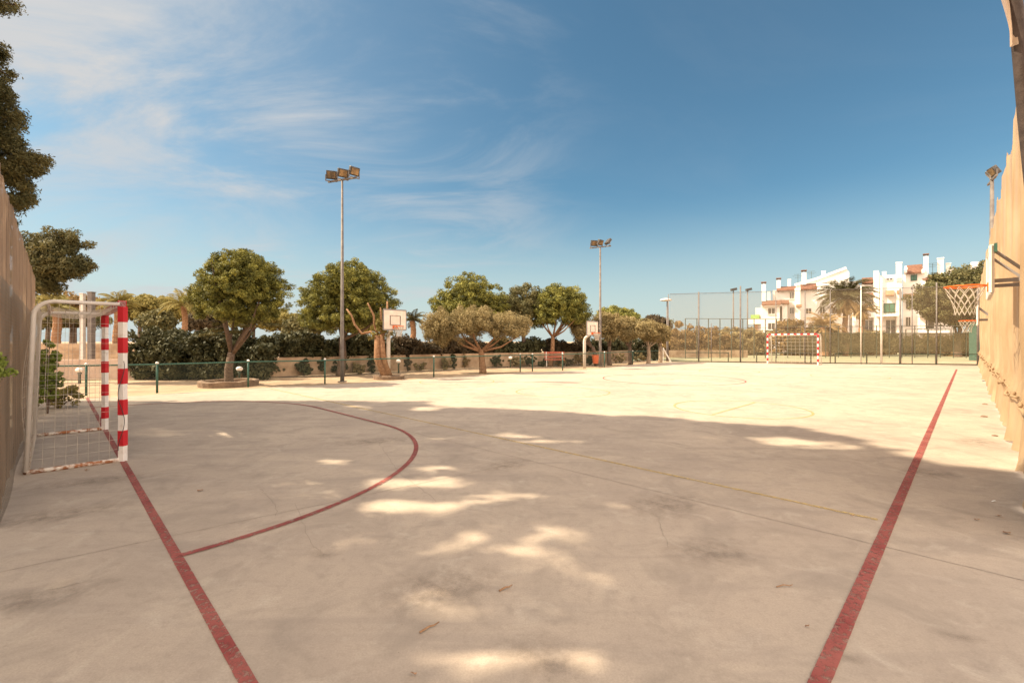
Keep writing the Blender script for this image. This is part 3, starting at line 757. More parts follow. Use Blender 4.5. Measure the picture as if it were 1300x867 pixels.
# creepers and young shrubs against the wall, separate plants
for (u, v, Y, r, m, lab) in ((430,468,21.8,(.5,.35,.42),'hedge','dark shrub against the wall right of the nearest floodlight mast'),
    (386,470,20.6,(.35,.3,.4),'hedge','small dark shrub against the wall left of the floodlight mast'),
    (566,466,25.6,(.35,.25,.36),'olive','grey green shrub on the wall left of the olive trunk'),
    (532,468,24.6,(.5,.25,.22),'olive','low grey shrub along the wall right of the first basketball stand'),
    (590,463,26.6,(.3,.25,.40),'golden','sunlit dry shrub on the wall behind the olive trunk'),
    (712,458,29.3,(.4,.3,.35),'golden','sandy dry shrub beside the red bench'),
    (735,455,29.8,(.55,.3,.45),'golden','sunlit dry shrub behind the second basketball stand'),
    (655,460,28.4,(.5,.25,.35),'olive','dull green shrub under the darkest hedge'),
    (690,462,28.6,(.4,.25,.25),'hedge','dark low shrub left below the red bench')):
    p = at(u, v, Y); shrub((p.x, p.y, max(r[2]*.9, p.z)), r, 34, m, lab, 'shrub', ln=.05, wd=.03)

for u, v, Y, r, m, lab in ((352,466,20.2,(.3,.25,.3),'hedge','small shrub at the left end of the tan garden wall'),
    (408,463,21.3,(.22,.2,.5),'hedge','upright dark creeper on the tan wall left of the mast'),
    (455,467,22.2,(.35,.25,.3),'olive','grey shrub on the wall left of the stub tree'),
    (472,462,22.8,(.25,.2,.5),'hedge','dark creeper on the wall just left of the stub tree'),
    (517,461,24.2,(.2,.2,.5),'hedge_red','reddish creeper climbing the wall right of the first stand'),
    (549,460,25.4,(.22,.2,.45),'hedge','dark creeper on the wall between stand and olive tree'),
    (575,459,26.1,(.2,.2,.5),'hedge','narrow dark creeper nearest the left of the olive trunk'),
    (630,460,27.9,(.5,.2,.42),'hedge','wide dark shrub just right of the olive trunk'),
    (672,461,28.5,(.5,.2,.38),'hedge','wide dark shrub left of the red bench'),
    (722,459,29.4,(.35,.2,.3),'hedge_red','brown shrub right of the red bench'),
    (748,458,30.2,(.3,.2,.35),'hedge','dark shrub behind the orange bin'),
    (786,455,33.2,(.6,.2,.4),'olive','grey shrub behind the first small olive trunks'),
    (812,454,35.4,(.6,.2,.4),'olive','grey shrub behind the whitewashed olive trunk')):
    p = at(u, v, Y); shrub((p.x, p.y, max(r[2]*.9, p.z)), r, 40, m, lab, 'shrub', ln=.05, wd=.03)

# ------------------------------------------------------------------ trees
def branch(b, pts, r0, r1, n=7):
    k = len(pts); b.tube(pts, [r0+(r1-r0)*i/(k-1) for i in range(k)], n)
def tree(name, base, c, r, m, label, cat='tree', group=None, puffs=120, per=120, pr=.42, ln=.085, wd=.035, bark='bark', trunk_r=.16, fork=None, cut=-.55, lo=.55, limbs=9, lobes=None, flat=.8, jit=.6):
    """base ground point, crown centre c and radii r (world)"""
    base = Vector((base[0], base[1], 0)); root = empty(name, base, label, cat, group)
    cc = Vector(c)-base
    b = MB(); fz = fork if fork is not None else max(.4, cc.z-r[2]*.9)
    j = Vector((rnd.uniform(-.08,.08), rnd.uniform(-.08,.08), 0))
    fk = Vector((cc.x*.25, cc.y*.25, fz))
    branch(b, [Vector((0,0,-.05)), Vector((0,0,.08))+j*.2, fk*.5+j, fk], trunk_r*1.25, trunk_r*.85, 10)
    if lobes is None: C = ell_points(puffs, (0,0,0), r, lo, cut)
    else:
        C = []
        tot = sum(q[3]*q[4]*q[5] for q in lobes)
        for q in lobes:
            C += list(ell_points(max(4, int(puffs*q[3]*q[4]*q[5]/tot)), q[:3], q[3:6], lo, cut))
        C = np.array(C)
    C = C + np.array(tuple(cc))
    for k in range(limbs):
        q = Vector(C[rnd.randrange(len(C))]); mid = fk.lerp(q, .5)+Vector((0,0,-.12*(q-fk).length))+Vector((rnd.uniform(-.1,.1),rnd.uniform(-.1,.1),0))
        branch(b, [fk-Vector((0,0,.1)), mid, q], trunk_r*.5, trunk_r*.1, 6)
    b.build('trunk', M[bark], root, smooth=True)
    rad = npr.uniform(pr*.7, pr*1.15, len(C))
    np_mesh('crown', puff_leaves(C, rad, per, ln, wd, flat=flat, jit=jit), M[m], root)
    return root
def ptree(name, ub, vb, uc, vc, rpx, rz, label, Y=None, ry=None, **k):
    g = G(ub, vb) if Y is None else Vector(((ub-CX)/F*Y, Y, 0)); c = at(uc, vc, g.y+k.pop('dy', 0)); s = g.y/F
    return tree(name, g, c, (rpx*s, (ry or rpx)*s, rz*s), k.pop('m'), label, **k)
UP = 'round umbrella pines behind the low fence'
def PL(*ls, s): return [tuple(x*s for x in q) for q in ls]
g = G(291, 487.5); s = g.y/F
t = tree('umbrella_pine', g, at(303, 367, g.y), (1,1,1), 'pine', 'nearest round umbrella pine with forked trunk in a stone ring', 'pine tree', UP, puffs=900, per=110, pr=.17, ln=.045, wd=.014, trunk_r=.14, fork=1.15, limbs=7, lo=.35, cut=-1,
     lobes=PL((0,2,8,52,46,42),(-36,0,-6,32,30,30),(40,0,-4,28,28,32),(10,-10,12,42,36,38),(0,0,-26,52,40,20), s=s))
# flat sprays low in its crown
C = np.array([tuple(at(u, v, g.y+dy)-g) for u, v, dy in ((272,419,0),(284,417,.1),(306,404,0),(313,413,-.1),(296,421,.1),(276,411,0),(268,424,.1),(320,408,0),(345,412,.1))])
np_mesh('low_sprays', puff_leaves(np.repeat(C, 6, 0)+npr.normal(size=(54,3))*np.array([.16,.16,.02]), np.full(54,.12), 60, .05, .016, flat=.35), M['pine_dark'], t)
s = 21/F
tree('umbrella_pine', Vector((at(432,CY,21).x, 21, 0)), at(441, 376, 21.0), (1,1,1), 'pine', 'broad round umbrella pine behind the nearest floodlight mast and stub tree', 'pine tree', UP, puffs=900, per=110, pr=.21, ln=.055, wd=.017, trunk_r=.17, fork=1.7, limbs=7, lo=.35, cut=-1,
     lobes=PL((0,0,2,54,44,42),(-38,0,-10,30,28,34),(40,0,-12,28,28,34),(8,-6,12,36,36,36),(-2,-8,-26,58,34,20), s=s))
s = 27/F
tree('umbrella_pine', Vector((at(600,CY,28.5).x, 28.5, 0)), at(596, 378, 28.5), (1,1,1), 'pine', 'umbrella pine standing behind the wide olive tree', 'pine tree', UP, puffs=600, per=100, pr=.26, ln=.07, wd=.022, trunk_r=.18, fork=2.0, lo=.35, cut=-1,
     lobes=PL((0,0,0,44,38,34),(-32,0,-12,24,24,24),(32,0,-8,24,24,26),(0,0,-14,46,36,18), s=s))
s = 30/F
tree('umbrella_pine', Vector((at(664,CY,30).x, 30, 0)), at(664, 388, 30), (1,1,1), 'pine_dark', 'smaller darker pine squeezed between two umbrella pines', 'pine tree', UP, puffs=130, per=170, pr=.4, ln=.08, wd=.028, trunk_r=.15, fork=2.3, lo=.45, cut=-.6,
     lobes=PL((0,0,0,28,26,27),(-18,0,-6,16,16,18),(14,0,-10,20,20,20), s=s))
s = 29.5/F
tree('umbrella_pine', Vector((at(699,CY,29.5).x, 29.5, 0)), at(711, 390, 29.5), (1,1,1), 'pine', 'umbrella pine with bare lower limbs above the red bench', 'pine tree', UP, puffs=600, per=100, pr=.26, ln=.07, wd=.022, bark='bark_orange', trunk_r=.14, fork=1.9, limbs=9, lo=.35, cut=-.8,
     lobes=PL((0,0,2,34,34,28),(-20,0,-8,22,22,22),(20,0,-8,19,22,21), s=s))
s = 38/F
tree('umbrella_pine', Vector((at(783,CY,40).x, 40, 0)), at(783, 402, 40), (1,1,1), 'pine', 'flat topped pine behind the row of small olive trees', 'pine tree', UP, puffs=130, per=150, pr=.45, ln=.1, wd=.035, trunk_r=.2, fork=2.2, lo=.45, cut=-.5,
     lobes=PL((0,0,0,28,26,13),(16,0,-4,16,20,9), s=s))
# olives
g = G(613, 472.5); s = g.y/F
root = tree('olive_tree', g, at(604, 410, g.y), (1,1,1), 'olive', 'wide grey green olive tree with leaning limbs, beside the court', 'olive tree', 'olive trees', puffs=520, per=120, pr=.24, ln=.05, wd=.018, bark='bark_orange', trunk_r=.16, fork=1.15, limbs=6, lo=.2, cut=-1, flat=1.1,
     lobes=PL((0,0,2,40,34,20),(-38,0,-4,32,26,22),(-58,0,-10,13,16,16),(40,0,-4,30,26,16),(60,0,-5,12,16,12), s=s))
OG = 'olive trees'
for u, v, uc, vc, rx, rz, lab, bk in ((757,462,738,418,14,13,'small olive crown just left of the second floodlight mast','bark'),
    (774,461.5,773,414,24,18,'small olive tree with dark trunk right of the second floodlight mast','bark'),
    (800,460.5,798,418,21,15,'rounded small olive tree in the middle of the far row','bark'),
    (823,459.8,823,420,20,13,'small olive tree with whitewashed trunk in the far row','bark_pale'),
    (838,459.0,838,423,12,11,'last small olive tree, leaning, next to the street lamp','bark_pale')):
    g = G(u, v+1); s = g.y/F
    tree('olive_tree', g, at(uc, vc, g.y), (rx*s, rx*s*.9, rz*s), 'olive', lab, 'olive tree', OG, puffs=150, per=100, pr=.32, ln=.075, wd=.03, bark=bk, trunk_r=.14, fork=1.2, limbs=5, lo=.2, cut=-1)
# distant mixed trees, left part
DG = 'distant trees beyond the hedge'
for u, Y, vc, rx, rz, m, lab in ((62,34,392,26,16,'yellowgreen','yellowish tree top above the near goal, leftmost'),
    (95,40,388,34,15,'golden','golden tree mass behind the white pillars'),
    (92,33,405,36,9,'pine_dark','low dark tree band seen through the top of the near goal'),
    (178,36,392,24,17,'yellowgreen','yellow green tree right of the near goal posts'),
    (200,31,408,17,14,'pine_dark','dark rounded tree low behind the hedge, left of the palm'),
    (205,38,392,30,16,'yellowgreen','pale bushy tree behind the left palm'),
    (262,32,408,20,12,'hedge_red','brownish tree under the first round pine'),
    (255,40,397,34,20,'yellowgreen','broad yellowish tree behind the first round pine'),
    (322,38,406,28,12,'yellowgreen','pale yellow foliage beneath the right edge of the first pine'),
    (360,40,408,22,13,'yellowgreen','yellow tree between the two round pines'),
    (378,32,418,12,16,'pine_dark','narrow dark tree between the two round pines'),
    (405,34,410,22,12,'pine_dark','dark tree beneath the broad round pine'),
    (462,36,412,28,10,'yellowgreen','yellowish foliage behind the stub tree'),
    (833,44,411,16,9,'hedge_red','brownish thin tree behind the last olives'),
    (828,48,412,24,8,'pine_dark','low dark tree line piece behind the small olives')):
    s = Y/F; tree('broadleaf_tree', Vector((at(u,CY,Y).x, Y, 0)), at(u, vc, Y), (rx*s, rx*s, rz*s), m, lab, 'tree', DG, puffs=70, per=110, pr=.5, ln=.12, wd=.06, trunk_r=.15, lo=.3, cut=-.8)
# golden bushes beyond the far courts
BG = 'bushes beyond the far courts'
for u, Y, z, rx, rz, m, lab in ((862,52,1.2,3.6,2.6,'golden','golden bush right of the street lamp with the round head'),
    (893,53,1.1,3.4,2.4,'golden','golden brown bush behind the enclosure corner'),
    (925,54,1.2,3.4,2.1,'olive','dull bush behind the dark headed court lamps'),
    (956,54,1.2,2.6,2.0,'olive','dull green bush left of the white apartments'),
    (1006,52,1.9,2.6,2.3,'golden','tall golden bush in front of the leftmost apartment block'),
    (1026,51,1.6,2.2,2.2,'golden','golden bush beside the big palm, left'),
    (1049,50,2.0,2.2,2.4,'olive','dull bush at the foot of the big palm'),
    (1085,53,1.0,2.6,1.9,'olive','dull green shrub right of the big palm'),
    (1120,55,1.0,2.8,1.8,'olive','low shrub before the middle apartments'),
    (1165,55,.9,3.2,1.5,'olive','low shrub below the white balcony block'),
    (1218,50,1.0,3.2,1.6,'golden','low brownish shrub below the large dark pine')):
    x = at(u, CY, Y).x; shrub((x, Y, z), (rx, 1.4, rz), 170, m, lab, 'bush', 'bush', BG, ln=.16, wd=.08)
s = 47/F
tree('umbrella_pine', Vector((at(1216,CY,47).x, 47, 0)), at(1216, 368, 47), (1,1,1), 'pine_dark', 'large dark pine behind the nearest basketball rim', 'pine tree', 'round pines on the right', puffs=520, per=150, pr=.6, ln=.12, wd=.055, trunk_r=.3, fork=1.6, limbs=6, lo=.2, cut=-1,
     lobes=PL((0,0,4,34,34,26),(-32,0,-10,22,26,20),(26,0,10,26,26,24),(0,0,-22,50,30,26), s=s))

# palms
def palm(base, cz, R_, n, label, m='palm', tr=.22, dry=True, leaflets=26, trunk='bark_orange', lw=.05):
    base = Vector((base[0], base[1], 0)); root = empty('palm_tree', base, label, 'palm tree', 'palm trees')
    b = MB(); k = 26; pts = []; rs = []
    for i in range(k+1):
        pts.append(Vector((.05*math.sin(i*.4), 0, cz*i/k))); rs.append(tr*(1.25-.25*i/k)*(1+.09*(i % 2)))
    b.tube(pts, rs, 10).build('trunk', M[trunk], root, smooth=False)
    def fronds(nm, cnt, e0, e1, mm, rl):
        Q = []; rib = MB()
        for f in range(cnt):
            az = 2.4*f+rnd.uniform(-.2,.2); el = R(rnd.uniform(e0, e1)); h = Vector((math.cos(az), math.sin(az), 0)); LL = rl*rnd.uniform(.85,1.1)
            p = Vector((0,0,cz)); path = [p.copy()]; seg_ = 9
            for i in range(seg_):
                a = el-(i/seg_)**1.2*R(95); p = p+(h*math.cos(a)+Vector((0,0,math.sin(a))))*LL/seg_; path.append(p.copy())
            rib.tube(path, [.028-.022*i/seg_ for i in range(seg_+1)], 4)
            side = Vector((-h.y,h.x,0))
            for q in range(leaflets):
                x = .12+.88*q/leaflets; i = min(seg_-1, int(x*seg_)); c = path[i].lerp(path[i+1], x*seg_-i); d = (path[i+1]-path[i]).normalized(); dn = side.cross(d)
                ll = LL*.20*math.sin(math.pi*min(1, x*.85+.18))+.05
                for sg in (-1, 1):
                    tip = c+side*sg*ll*.8+d*ll*.7-Vector((0,0,ll*rnd.uniform(.25,.5))); wv = d*lw
                    Q.append([c-wv*.5, c.lerp(tip,.5)-wv*.5, tip, c.lerp(tip,.5)+wv*.5])
        o = np_mesh(nm, np.array([[tuple(v) for v in q] for q in Q]), M[mm], root)
        rib.build('ribs', M[mm], o)
    fronds('fronds', n, 5, 85, m, R_)
    if dry: fronds('dry_fronds', int(n*.4), -35, 0, 'palm_dry', R_*.62)
g = at(1073, CY, 50); palm(g, 6.15, 3.6, 74, 'largest palm, with a broad drooping crown in front of the white gable', tr=.22, leaflets=30, lw=.09, dry=True)
g = at(1046, CY, 49); palm(g, 3.1, 2.6, 26, 'shorter bushy palm left beside the largest palm', 'palm_dry', tr=.3, lw=.08)
g = at(234, CY, 26); palm(g, 3.55, 1.5, 30, 'yellowish palm left of the first round pine', 'yellowgreen', tr=.13, dry=False, lw=.05)
g = at(150, CY, 27); palm(g, 3.7, 1.4, 26, 'yellowish palm directly above the near striped goal post', 'yellowgreen', tr=.2, dry=False, lw=.05)
g = at(72, CY, 29); palm(g, 3.6, 1.4, 24, 'small palm above the left end of the near goal', 'yellowgreen', tr=.2, dry=False, lw=.05)
g = at(524, CY, 30); palm(g, 2.9, 1.15, 20, 'small palm between the backboard and the olive tree', 'palm', tr=.16, dry=False, lw=.05)
g = at(1094, CY, 56); palm(g, 5.2, 2.2, 24, 'brownish palm right behind the largest palm', 'palm_dry', tr=.28, lw=.09)

# pollarded stub tree
g = G(488, 481); g = Vector((g.x, g.y+.35, 0)); s = g.y/F
root = empty('stub_tree', g, 'thick orange brown trunk with bare stubby limbs beside the basketball stand', 'tree')
b = MB(); Pq = lambda u, v, dy=0: at(u, v, g.y+dy)-g
branch(b, [Vector((-.02,0,0)), Pq(479,455), Pq(480,425)], .15, .14, 10)
branch(b, [Vector((.13,.05,0)), Pq(486,450), Pq(484,424)], .13, .12, 10)
b.build('trunk', M['bark_orange'], root, smooth=True)
for pts, r in (([(481,428),(471,421),(459,423),(451,411),(446,400),(441,392)],.085), ([(481,426),(476,412),(474,400),(470,391),(467,384)],.075), ([(483,426),(484,408),(484,396),(483,390)],.07), ([(485,428),(491,415),(492,398),(492,382)],.085), ([(483,426),(478,420),(475,416)],.06)):
    b = MB(); branch(b, [Pq(u+rnd.uniform(-1,1), v, .04*i*(1 if r > .08 else -1)) for i, (u, v) in enumerate(pts)], r*.78, r*.38, 8); b.build('limb', M['bark_orange'], root, smooth=True)
C = np.array([tuple(Pq(*q)) for q in ((478,418),(483,414),(488,420),(475,425),(487,410),(480,407),(492,424),(484,424))]); C = np.repeat(C, 4, 0)+npr.normal(size=(32,3))*.1
np_mesh('sprouts', puff_leaves(C, np.full(32,.14), 45, .05, .02), M['yellowgreen'], root)

# stone planting rings
def stone_ring(c, r, label, hgt=.14):
    b = MB(); n = 26; prof = [(r, -.05), (r+.02, hgt), (r-.10, hgt+.02), (r-.16, hgt), (r-.17, -.05)]
    vs = []; 
    for i in range(n):
        a = 2*math.pi*i/n; k = 1+rnd.uniform(-.03,.03)
        for rr, z in prof: vs.append((rr*k*math.cos(a), rr*k*math.sin(a), z+(rnd.uniform(-.02,.02) if z > 0 else 0)))
    m_ = len(prof); b.add(vs, [(i*m_+j, ((i+1)%n)*m_+j, ((i+1)%n)*m_+j+1, i*m_+j+1) for i in range(n) for j in range(m_-1)])
    meta(b.build('stone_ring', M['stone'], origin=(0,0,0)), label, 'stone ring').location = (c[0], c[1], 0)
g = G(291, 487.5); stone_ring((g.x, g.y), .95, 'low brown stone ring around the nearest pine trunk')
g = G(491, 480); stone_ring((g.x, g.y+.35), .62, 'low brown stone ring around the stub tree', .1)

# globe lights
GL = 'globe lights on short posts'
for u, Y, lab in ((101,16.8,'globe light on a short post seen through the near goal'), (304,17.6,'globe light beside the nearest pine trunk'), (506,22.5,'globe light right of the first basketball stand'), (648,27.2,'globe light below the darkest hedge, right of the olive trunk')):
    x = at(u, CY, Y).x; root = empty('globe_light', (x, Y, 0), lab, 'garden light', GL); z = .42 if Y < 20 else .5
    MB().tube([(0,0,0),(0,0,z-.1),(0,0,z-.02)], [.045,.04,.075], 8).build('post', M['dark_metal'], root, smooth=True)
    me = bpy.data.meshes.new('globe'); bm = bmesh.new(); bmesh.ops.create_uvsphere(bm, u_segments=16, v_segments=10, radius=.105); bmesh.ops.scale(bm, vec=(1.15,1.15,.85), verts=bm.verts)
    bmesh.ops.translate(bm, vec=(0,0,z+.08), verts=bm.verts)
    for f in bm.faces: f.smooth = True
    bm.to_mesh(me); bm.free(); me.materials.append(M['globe']); link(bpy.data.objects.new('globe', me), root)

# white square pillars behind the goal
for u, top, lab, m in ((105,373,'narrower white pillar behind the near goal, the left one of the pair','white_metal'), (116,371,'wider grey pillar behind the near goal, the right one of the pair','galv')):
    p = at(u, CY, 24.5); h = at(u, top, 24.5).z; b = MB(); wd = .18 if u < 110 else .24
    b.box((0,0,h/2), (wd,wd,h)); b.box((0,0,h+.02), (wd+.05,wd+.05,.04)); b.box((0,0,.06), (wd+.08,wd+.08,.12))
    o = b.build('pillar', M[m], bevel=.01); o.location = (p.x, 24.5, 0); meta(o, lab, 'pillar')
# red bench, orange bin
p = at(703, CY, 28.9); root = empty('red_bench', (p.x, 28.4, 0), 'faded red bench in front of the hedge under the pine', 'bench')
MB().box((0,0,.42), (1.25,.4,.05)).build('seat', M['red_plain'], root, bevel=.01)
b = MB(); [b.box((0,.2,z), (1.25,.04,.10)) for z in (.58,.72,.86)]; b.build('backrest', M['red_plain'], root, bevel=.01)
for k in (-.5, .5):
    b = MB(); b.bar((k,-.15,0),(k,-.15,.42),.05); b.bar((k,.18,0),(k,.2,.9),.05); b.build('leg', M['white_metal'], root)
p = at(756, CY, 29.6); root = empty('litter_bin', (p.x, 29.6, 0), 'orange red litter bin between the second basketball stand and mast', 'bin')
MB().tube([(0,0,.12),(0,0,.5),(0,0,.62)], [.17,.21,.22], 14).build('body', M['orange_bin'], root, smooth=False); MB().tube([(0,0,.62),(0,0,.66)], [.235,.235], 14).build('rim', M['orange_bin'], root)
b = MB(); b.tube([(-.1,0,0),(-.1,0,.14)], .02, 6); b.tube([(.1,0,0),(.1,0,.14)], .02, 6); b.build('stand', M['dark_metal'], root)

# ------------------------------------------------------------------ white apartments
class Bld:
    def __init__(s, u, Y, label):
        s.th = math.atan((u-CX)/F); s.D = Y/math.cos(s.th); s.o = Vector((at(u,CY,Y).x, Y, 0))
        s.root = empty('apartment_building', s.o, label, 'building', 'white apartment blocks'); s.root.rotation_euler = (0, 0, -s.th)
    def P(s, u, v, dy=0):     # point of the block's own frame, turned to face the court
        ph = math.atan((u-CX)/F)-s.th; d = s.D+dy
        return Vector((d*math.tan(ph), dy, H+(CY-v)/F*d/math.cos(ph)*math.cos(s.th+ph)))
    def block(s, u0, u1, vt, vb, dy, dep, name, m, parent=None, bevel=0):
        a = s.P(u0, vb, dy); c = s.P(u1, vt, dy); z0 = max(a.z, 0) if vb > 432 else a.z
        if vb > 440: z0 = 0
        b = MB().box(((a.x+c.x)/2, dy+dep/2, (z0+c.z)/2), (c.x-a.x, dep, c.z-z0)); return b.build(name, M[m], parent or s.root, bevel=bevel)
    def win(s, u0, u1, v0, v1, dy, wall, m='glass', sill=True):
        f = s.block(u0, u1, v0, v1, dy-.05, .06, 'window', m, wall)
        a = s.P(u0, v1, dy); c = s.P(u1, v0, dy); b = MB()
        for p, q in (((a.x,a.z),(c.x,a.z)),((c.x,a.z),(c.x,c.z)),((c.x,c.z),(a.x,c.z)),((a.x,c.z),(a.x,a.z)),(((a.x+c.x)/2,a.z),((a.x+c.x)/2,c.z))):
            b.bar((p[0], dy-.07, p[1]), (q[0], dy-.07, q[1]), .06)
        b.build('window_frame', M['white_metal' if m == 'glass' else 'dark_metal'], wall)
        if sill: s.block(u0-.8, u1+.8, v1, v1+.8, dy-.14, .13, 'sill', 'plaster', wall)
    def chimney(s, u0, u1, vt, vb, dy, cap=True, dep=.9):
        c = s.block(u0, u1, vt+2.2, vb, dy, dep, 'chimney', 'plaster'); a = s.P(u0, vt, dy); q = s.P(u1, vt, dy); w_ = q.x-a.x; mx = (a.x+q.x)/2
        z = s.P(u0, vt+2.2, dy).z; m = 'tile' if cap else 'plaster'
        b = MB()
        if cap:
            for k in (-1,1): b.box((mx+k*w_*.4, dy+dep/2, z+.1), (.1, dep, .2))
            b.build('cap_piers', M['dark_metal'], c); b = MB(); b.box((mx, dy+dep/2, z+.27), (w_*1.35, dep*1.25, .12)); b.build('chimney_cap', M['tile'], c)
        else: b.box((mx, dy+dep/2, z+.06), (w_*1.15, dep*1.15, .16)); b.build('chimney_cap', M['plaster'], c)
    def lean_roof(s, u0, u1, vt, vb, dy, dep, m='tile'):
        a = s.P(u0, vb, dy); c = s.P(u1, vt, dy+dep); x0, x1, z0, z1 = a.x, s.P(u1, vb, dy).x, a.z, c.z
        MB().add([(x0,dy,z0),(x1,dy,z0),(x1,dy+dep,z1),(x0,dy+dep,z1),(x0,dy,z0-.18),(x1,dy,z0-.18),(x1,dy+dep,z0-.18),(x0,dy+dep,z0-.18)], [(0,1,2,3),(4,5,1,0),(5,6,2,1),(7,4,0,3),(6,7,3,2),(7,6,5,4)]).build('roof', M[m], s.root)
A = Bld(990, 70, 'leftmost stepped white apartment block with tiled parapet and capped chimneys')
w1 = A.block(959, 966, 390, 450, 2.0, 5, 'wall', 'plaster'); A.block(950, 966, 404, 411, 1.2, 2, 'balcony', 'plaster'); A.block(953, 964, 399, 404.5, 1.3, 1.6, 'awning', 'lime')
A.block(957, 962, 411, 450, 1.6, .5, 'pier', 'awning')
w2 = A.block(966, 990, 386, 450, 0, 8, 'wall', 'plaster'); A.win(975, 984, 390.5, 398.5, 0, w2); A.win(975, 984, 409.5, 418, 0, w2)
A.lean_roof(967, 991.5, 380.5, 386, -.6, 2.2); 
A.block(967, 993, 386, 388.5, -.5, .5, 'cornice', 'plaster')
A.block(974, 978, 369, 384, 3, .5, 'terrace_screen', 'plaster'); A.block(981, 986, 368, 384, 3.4, .5, 'terrace_screen', 'plaster')
A.chimney(967, 972, 358, 382, 1.0)
w3 = A.block(986, 1009, 368, 450, 2.4, 8, 'wall', 'plaster'); A.win(1002.5, 1008, 370.5, 379, 2.4, w3); A.win(1002.5, 1008, 390, 398, 2.4, w3)
A.block(993, 999.5, 386, 450, .6, 1.8, 'wall', 'plaster'); A.lean_roof(986, 1011, 362.5, 368, 1.8, 2.4)
A.chimney(986, 991, 353, 368, 3.2); A.chimney(1000, 1004, 353, 364, 7, False)
A.lean_roof(991, 1002, 380, 384, .2, 2.0); A.block(995.5, 1002, 384, 386, .3, 1.4, 'cornice', 'awning')
w4 = A.block(1009, 1016, 365, 450, .9, 8, 'wall', 'plaster')
w5 = A.block(1016, 1037, 366, 450, 3.0, 8, 'wall', 'plaster'); A.win(1023, 1030, 391, 398, 3.0, w5)
A.lean_roof(1017, 1037.5, 359, 366, 2.2, 2.4); A.chimney(1018, 1023.5, 343, 361, 3.4)
A.block(1011, 1018, 386, 389, -.4, 1.4, 'balcony', 'awning')
B = Bld(1060, 74, 'white apartment block with a long sloping white gable behind the palm')
a = B.P(1008, 363); q = B.P(1075, 340.5); 
def prism(bld, pts, dy, dep, name, m):
    P = [bld.P(u, v) for u, v in pts]; n = len(P)
    MB().add([(p.x,dy,max(p.z,0)) for p in P]+[(p.x,dy+dep,max(p.z,0)) for p in P], [tuple(range(n))]+[(i,i+n,(i+1)%n+n,(i+1)%n) for i in range(n)]+[tuple(range(2*n-1,n-1,-1))]).build(name, M[m], bld.root)
prism(B, [(1010,450),(1010,362),(1036,354.5),(1074,340.5),(1078,345),(1078,450)], 0, 6, 'wall', 'plaster')
b = MB(); P0 = B.P(1009,361.6); P1 = B.P(1036,354); P2 = B.P(1074.5,339.8); 
for x, y in ((P0,P1),(P1,P2)): b.bar(Vector((x.x,-.1,x.z)), Vector((y.x,-.1,y.z)), .25, .4)
b.build('gable_coping', M['plaster'], B.root)
B.chimney(1043, 1048, 342.5, 354, 1, False)
wb = B.block(1037, 1068, 372, 450, -1.0, 1, 'wall', 'plaster'); B.win(1041, 1047, 389, 398, -1.0, wb); B.win(1053, 1059, 389, 398, -1.0, wb); B.win(1063, 1067.5, 386, 396, -1.0, wb, 'green_glass')
B.block(1037, 1060, 402, 405, -1.8, .8, 'balcony', 'plaster')
B.block(1072, 1112, 365, 450, 5.0, 4, 'wall', 'plaster'); wc = B.block(1078, 1090, 356, 450, 1.0, 6, 'wall', 'plaster'); wd_ = B.block(1090, 1110, 360, 450, 2.2, 6, 'wall', 'plaster')
B.block(1082, 1087, 372, 450, -.4, 1.3, 'pier', 'plaster')
B.lean_roof(1095, 1109, 351.5, 358, 1.4, 2.6); B.win(1097.5, 1108, 385.5, 395, 2.2, wd_); B.win(1097.5, 1108, 406, 420, 2.2, wd_)
B.block(1096, 1110, 396, 403, 1.2, .9, 'balcony', 'plaster'); B.block(1096, 1110, 421, 423, 1.2, .9, 'balcony', 'plaster')
B.lean_roof(1092, 1110, 371, 375, 1.2, 1.0)
Cb = Bld(1128, 71, 'tall narrow white apartment block with green glazed balcony doors')
Cb.block(1109, 1116, 345, 450, 0, 3, 'pier', 'plaster'); Cb.chimney(1109.5, 1115, 342.5, 352, .6, False); Cb.chimney(1120, 1125, 343.5, 350, 4, False)
we = Cb.block(1116, 1138, 348, 450, .8, 9, 'wall', 'plaster'); Cb.win(1125, 1133.5, 352.5, 355.8, .8, we); Cb.win(1122, 1136, 384.5, 397, .8, we, 'green_glass', False)
Cb.block(1112, 1140, 399, 401.5, -1.2, 2, 'balcony', 'plaster'); Cb.win(1124.5, 1137, 405.5, 428, .8, we, 'glass', False)
Cb.lean_roof(1124, 1135, 368, 373.5, -.3, 1.1, 'awning'); Cb.chimney(1137.5, 1145, 331.5, 360, .2, False); Cb.block(1138, 1145, 352, 450, .2, 8, 'wall', 'plaster')
Cb.block(1138.5, 1143.5, 368, 372, -.3, .5, 'lamp_box', 'awning')
D = Bld(1175, 69, 'rightmost white apartment block with steep tiled dormer and green window')
wf = D.block(1146, 1175, 346, 450, 1.0, 8, 'wall', 'plaster'); D.win(1156.5, 1164, 348.5, 356, 1.0, wf, 'green_glass'); 
D.lean_roof(1150.5, 1171, 334.8, 345.8, .3, 3.2)
b = MB(); 
for u0, u1 in ((1147.5,1151.5),(1170,1174)):
    p = D.P(u0, 346); q = D.P(u1, 333.5); b.add([(p.x,.1,p.z),(q.x,.1,p.z),(q.x,3.7,p.z),(p.x,3.7,p.z),(p.x,.1,p.z+.3),(q.x,.1,p.z+.3),(q.x,3.7,q.z),(p.x,3.7,q.z)], [(0,1,2,3),(4,5,6,7),(0,4,5,1),(1,5,6,2),(2,6,7,3),(3,7,4,0)])
b.build('gable_coping', M['plaster'], D.root)
D.chimney(1172.5, 1178.5, 322.5, 352, 1.4); wg = D.block(1175, 1212, 354, 450, 2.0, 7, 'wall', 'plaster'); D.lean_roof(1171, 1191, 348, 353.5, .8, 2.2)
